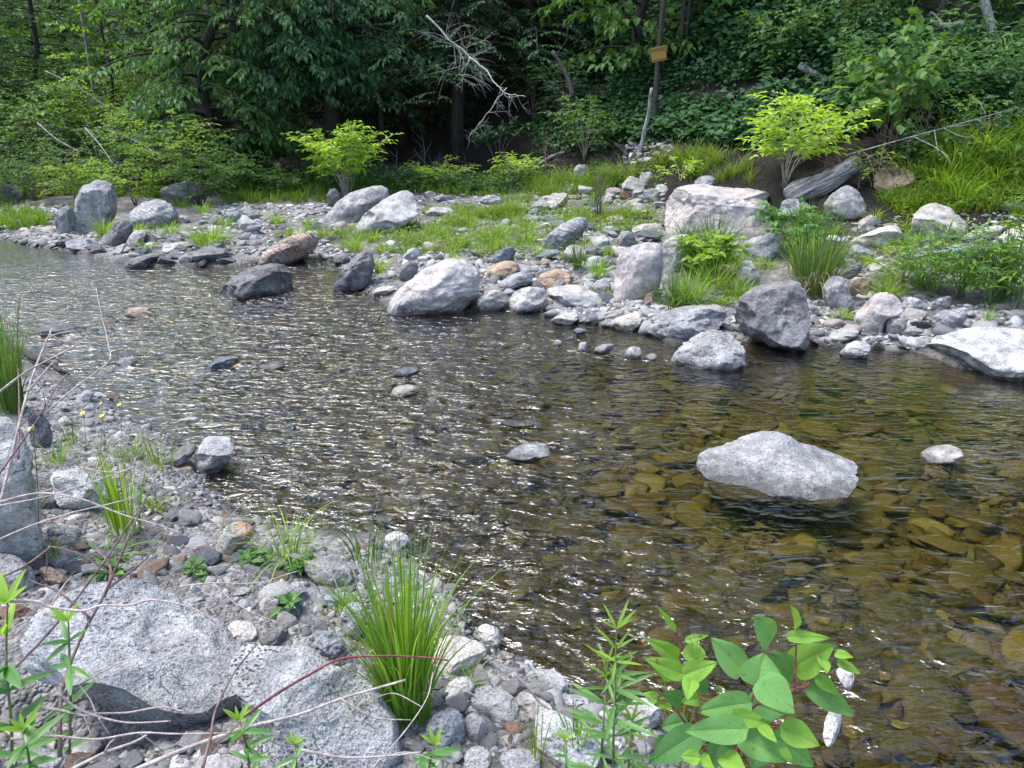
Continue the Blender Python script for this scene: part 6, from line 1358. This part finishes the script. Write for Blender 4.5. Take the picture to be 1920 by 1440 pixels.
for pts, d, rad, lab, mat, br in CANES:
    d2 = d + (.25 if abs(pts[0][1] - pts[-1][1]) > 150 else .05)
    n = len(pts); P = dp(pts, d, d2); B_ = []
    for q in br:
        # a side shoot starts on the cane itself
        k = int(np.argmin([np.hypot(q[0][0] - x, q[0][1] - y) for x, y in pts])); dk = d + (d2 - d) * k / (n - 1); B_.append((dp(q, dk, dk + random.uniform(-.08, .1)), rad * .7))
    stick('dry_cane', lab, P, (rad * 1.0, rad * .5), mat, 'cane', B_, 6)

# ------------------------------------------------------------------ orange sign on a tree
SG, nt_, out_ = newmat('orange_sign'); n_ = N(nt_); p_ = n_('BsdfPrincipled', {'Base Color': (.30, .16, .015, 1), 'Roughness': .5}); nt_.links.new(p_.outputs[0], out_.inputs[0])  # panel colour darkened to hold the shade the notice hangs in
SR, nt_, out_ = newmat('sign_lettering'); n_ = N(nt_); p_ = n_('BsdfPrincipled', {'Base Color': (.10, .012, .01, 1), 'Roughness': .5}); nt_.links.new(p_.outputs[0], out_.inputs[0])
sc = at_depth(1235, 101, 13.6); so = empty('posted_sign', sc, 'small tilted orange notice on a tree trunk under the bright broad leaves', 'sign')
so.rotation_euler = (0, math.radians(-12), 0)
def box(x0, x1, y0, y1, z0, z1):
    V = np.array([(x, y, z) for x in (x0, x1) for y in (y0, y1) for z in (z0, z1)]); return V, np.array([(0, 1, 3, 2), (4, 6, 7, 5), (0, 4, 5, 1), (2, 3, 7, 6), (0, 2, 6, 4), (1, 5, 7, 3)])
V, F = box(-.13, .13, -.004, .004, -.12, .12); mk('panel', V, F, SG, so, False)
V, F = box(-.12, .12, -.009, -.0065, -.105, -.09); mk('bottom_rule', V, F, SR, so, False)
tc_ = bpy.data.curves.new('lettering', 'FONT'); tc_.body = 'POSTED'; tc_.size = .075; tc_.align_x = 'CENTER'; tc_.extrude = .002; tc_.materials.append(SR)
tob = bpy.data.objects.new('lettering_text', tc_); COL.objects.link(tob); dg_ = bpy.context.evaluated_depsgraph_get(); tme = bpy.data.meshes.new_from_object(tob.evaluated_get(dg_)); bpy.data.objects.remove(tob)
to = bpy.data.objects.new('lettering', tme); COL.objects.link(to); to.parent = so; to.location = (0, -.0085, .045); to.rotation_euler = (math.pi / 2, 0, 0)
tb = gy_(1237, 13.8); tb[0] = sc[0] + .02; tb[1] = sc[1] + .11; tb[2] = gz(tb[0], tb[1])
stick('tree_trunk', 'slim tree trunk carrying the orange notice', [tb, [tb[0], tb[1], sc[2]], [tb[0] + .1, tb[1], sc[2] + 2.5]], (.055, .04), BARK, 'trunk')
for i, (px, y) in enumerate([(1258, 16), (1010, 20.5), (1500, 17), (200, 20), (1790, 15.5), (720, 19)]):
    q = gy_(px, y); stick('tree_trunk', ['pair of thin grey stems right of the orange notice', 'straight grey trunk above the slim dead trunk', 'thin bare stem under the dark maples', 'thin pale trunk beside the lime-green sapling', 'dark double trunk at the upper right', 'dim trunk deep in the black hollow'][i], [q - [0, 0, .1], q + [.02, 0, 2.5], q + [.1, .1, 7]], (.04 + .015 * (i % 3), .03), BARKG if i == 3 else BARK, 'trunk', [([q + [.1, 0, 0], q + [.12, 0, 2], q + [.2, .1, 5]], .04)] if i in (0, 4) else ())
EXPOSURE = 1.8
# ------------------------------------------------------------------ light, sky, camera
SUN_EL, SUN_AZ = math.radians(68), math.radians(-78)    # azimuth clockwise from +Y: high, over the bend upstream
wd = bpy.data.worlds.new('World'); scene.world = wd; wd.use_nodes = True
nt = wd.node_tree; nt.nodes.clear()
sky = nt.nodes.new('ShaderNodeTexSky'); sky.sky_type = 'NISHITA'; sky.sun_disc = False
sky.sun_elevation = SUN_EL; sky.sun_rotation = SUN_AZ; sky.dust_density = 2; sky.air_density = 1.0; sky.ozone_density = 1.0
bg = nt.nodes.new('ShaderNodeBackground'); bg.inputs[1].default_value = .125
wo = nt.nodes.new('ShaderNodeOutputWorld'); nt.links.new(sky.outputs[0], bg.inputs[0]); nt.links.new(bg.outputs[0], wo.inputs[0])
ld = bpy.data.lights.new('sun', 'SUN'); ld.energy = 1.5; ld.angle = math.radians(24); ld.color = (1, .985, .955)
lo = bpy.data.objects.new('sun', ld); COL.objects.link(lo)
dv = Vector((math.sin(SUN_AZ) * math.cos(SUN_EL), math.cos(SUN_AZ) * math.cos(SUN_EL), math.sin(SUN_EL)))
lo.rotation_euler = dv.to_track_quat('Z', 'Y').to_euler(); lo.location = dv * 60

cd = bpy.data.cameras.new('camera'); cam = bpy.data.objects.new('camera', cd); COL.objects.link(cam)
cd.sensor_fit = 'HORIZONTAL'; cd.angle = 2 * math.atan(960 / FPX); cd.clip_start = .05; cd.clip_end = 1500
cam.location = (0, 0, CAMH); cam.rotation_euler = (math.pi / 2 - PITCH, 0, 0); scene.camera = cam
vs = scene.view_settings; vs.view_transform = 'Standard'; vs.look = 'None'; vs.gamma = 1; vs.exposure = EXPOSURE
scene.cycles.use_denoising = True
scene.cycles.max_bounces = 8; scene.cycles.diffuse_bounces = 3; scene.cycles.glossy_bounces = 3; scene.cycles.transmission_bounces = 4; scene.cycles.transparent_max_bounces = 8
scene.cycles.caustics_reflective = False; scene.cycles.caustics_refractive = False
scene.cycles.sample_clamp_indirect = 6
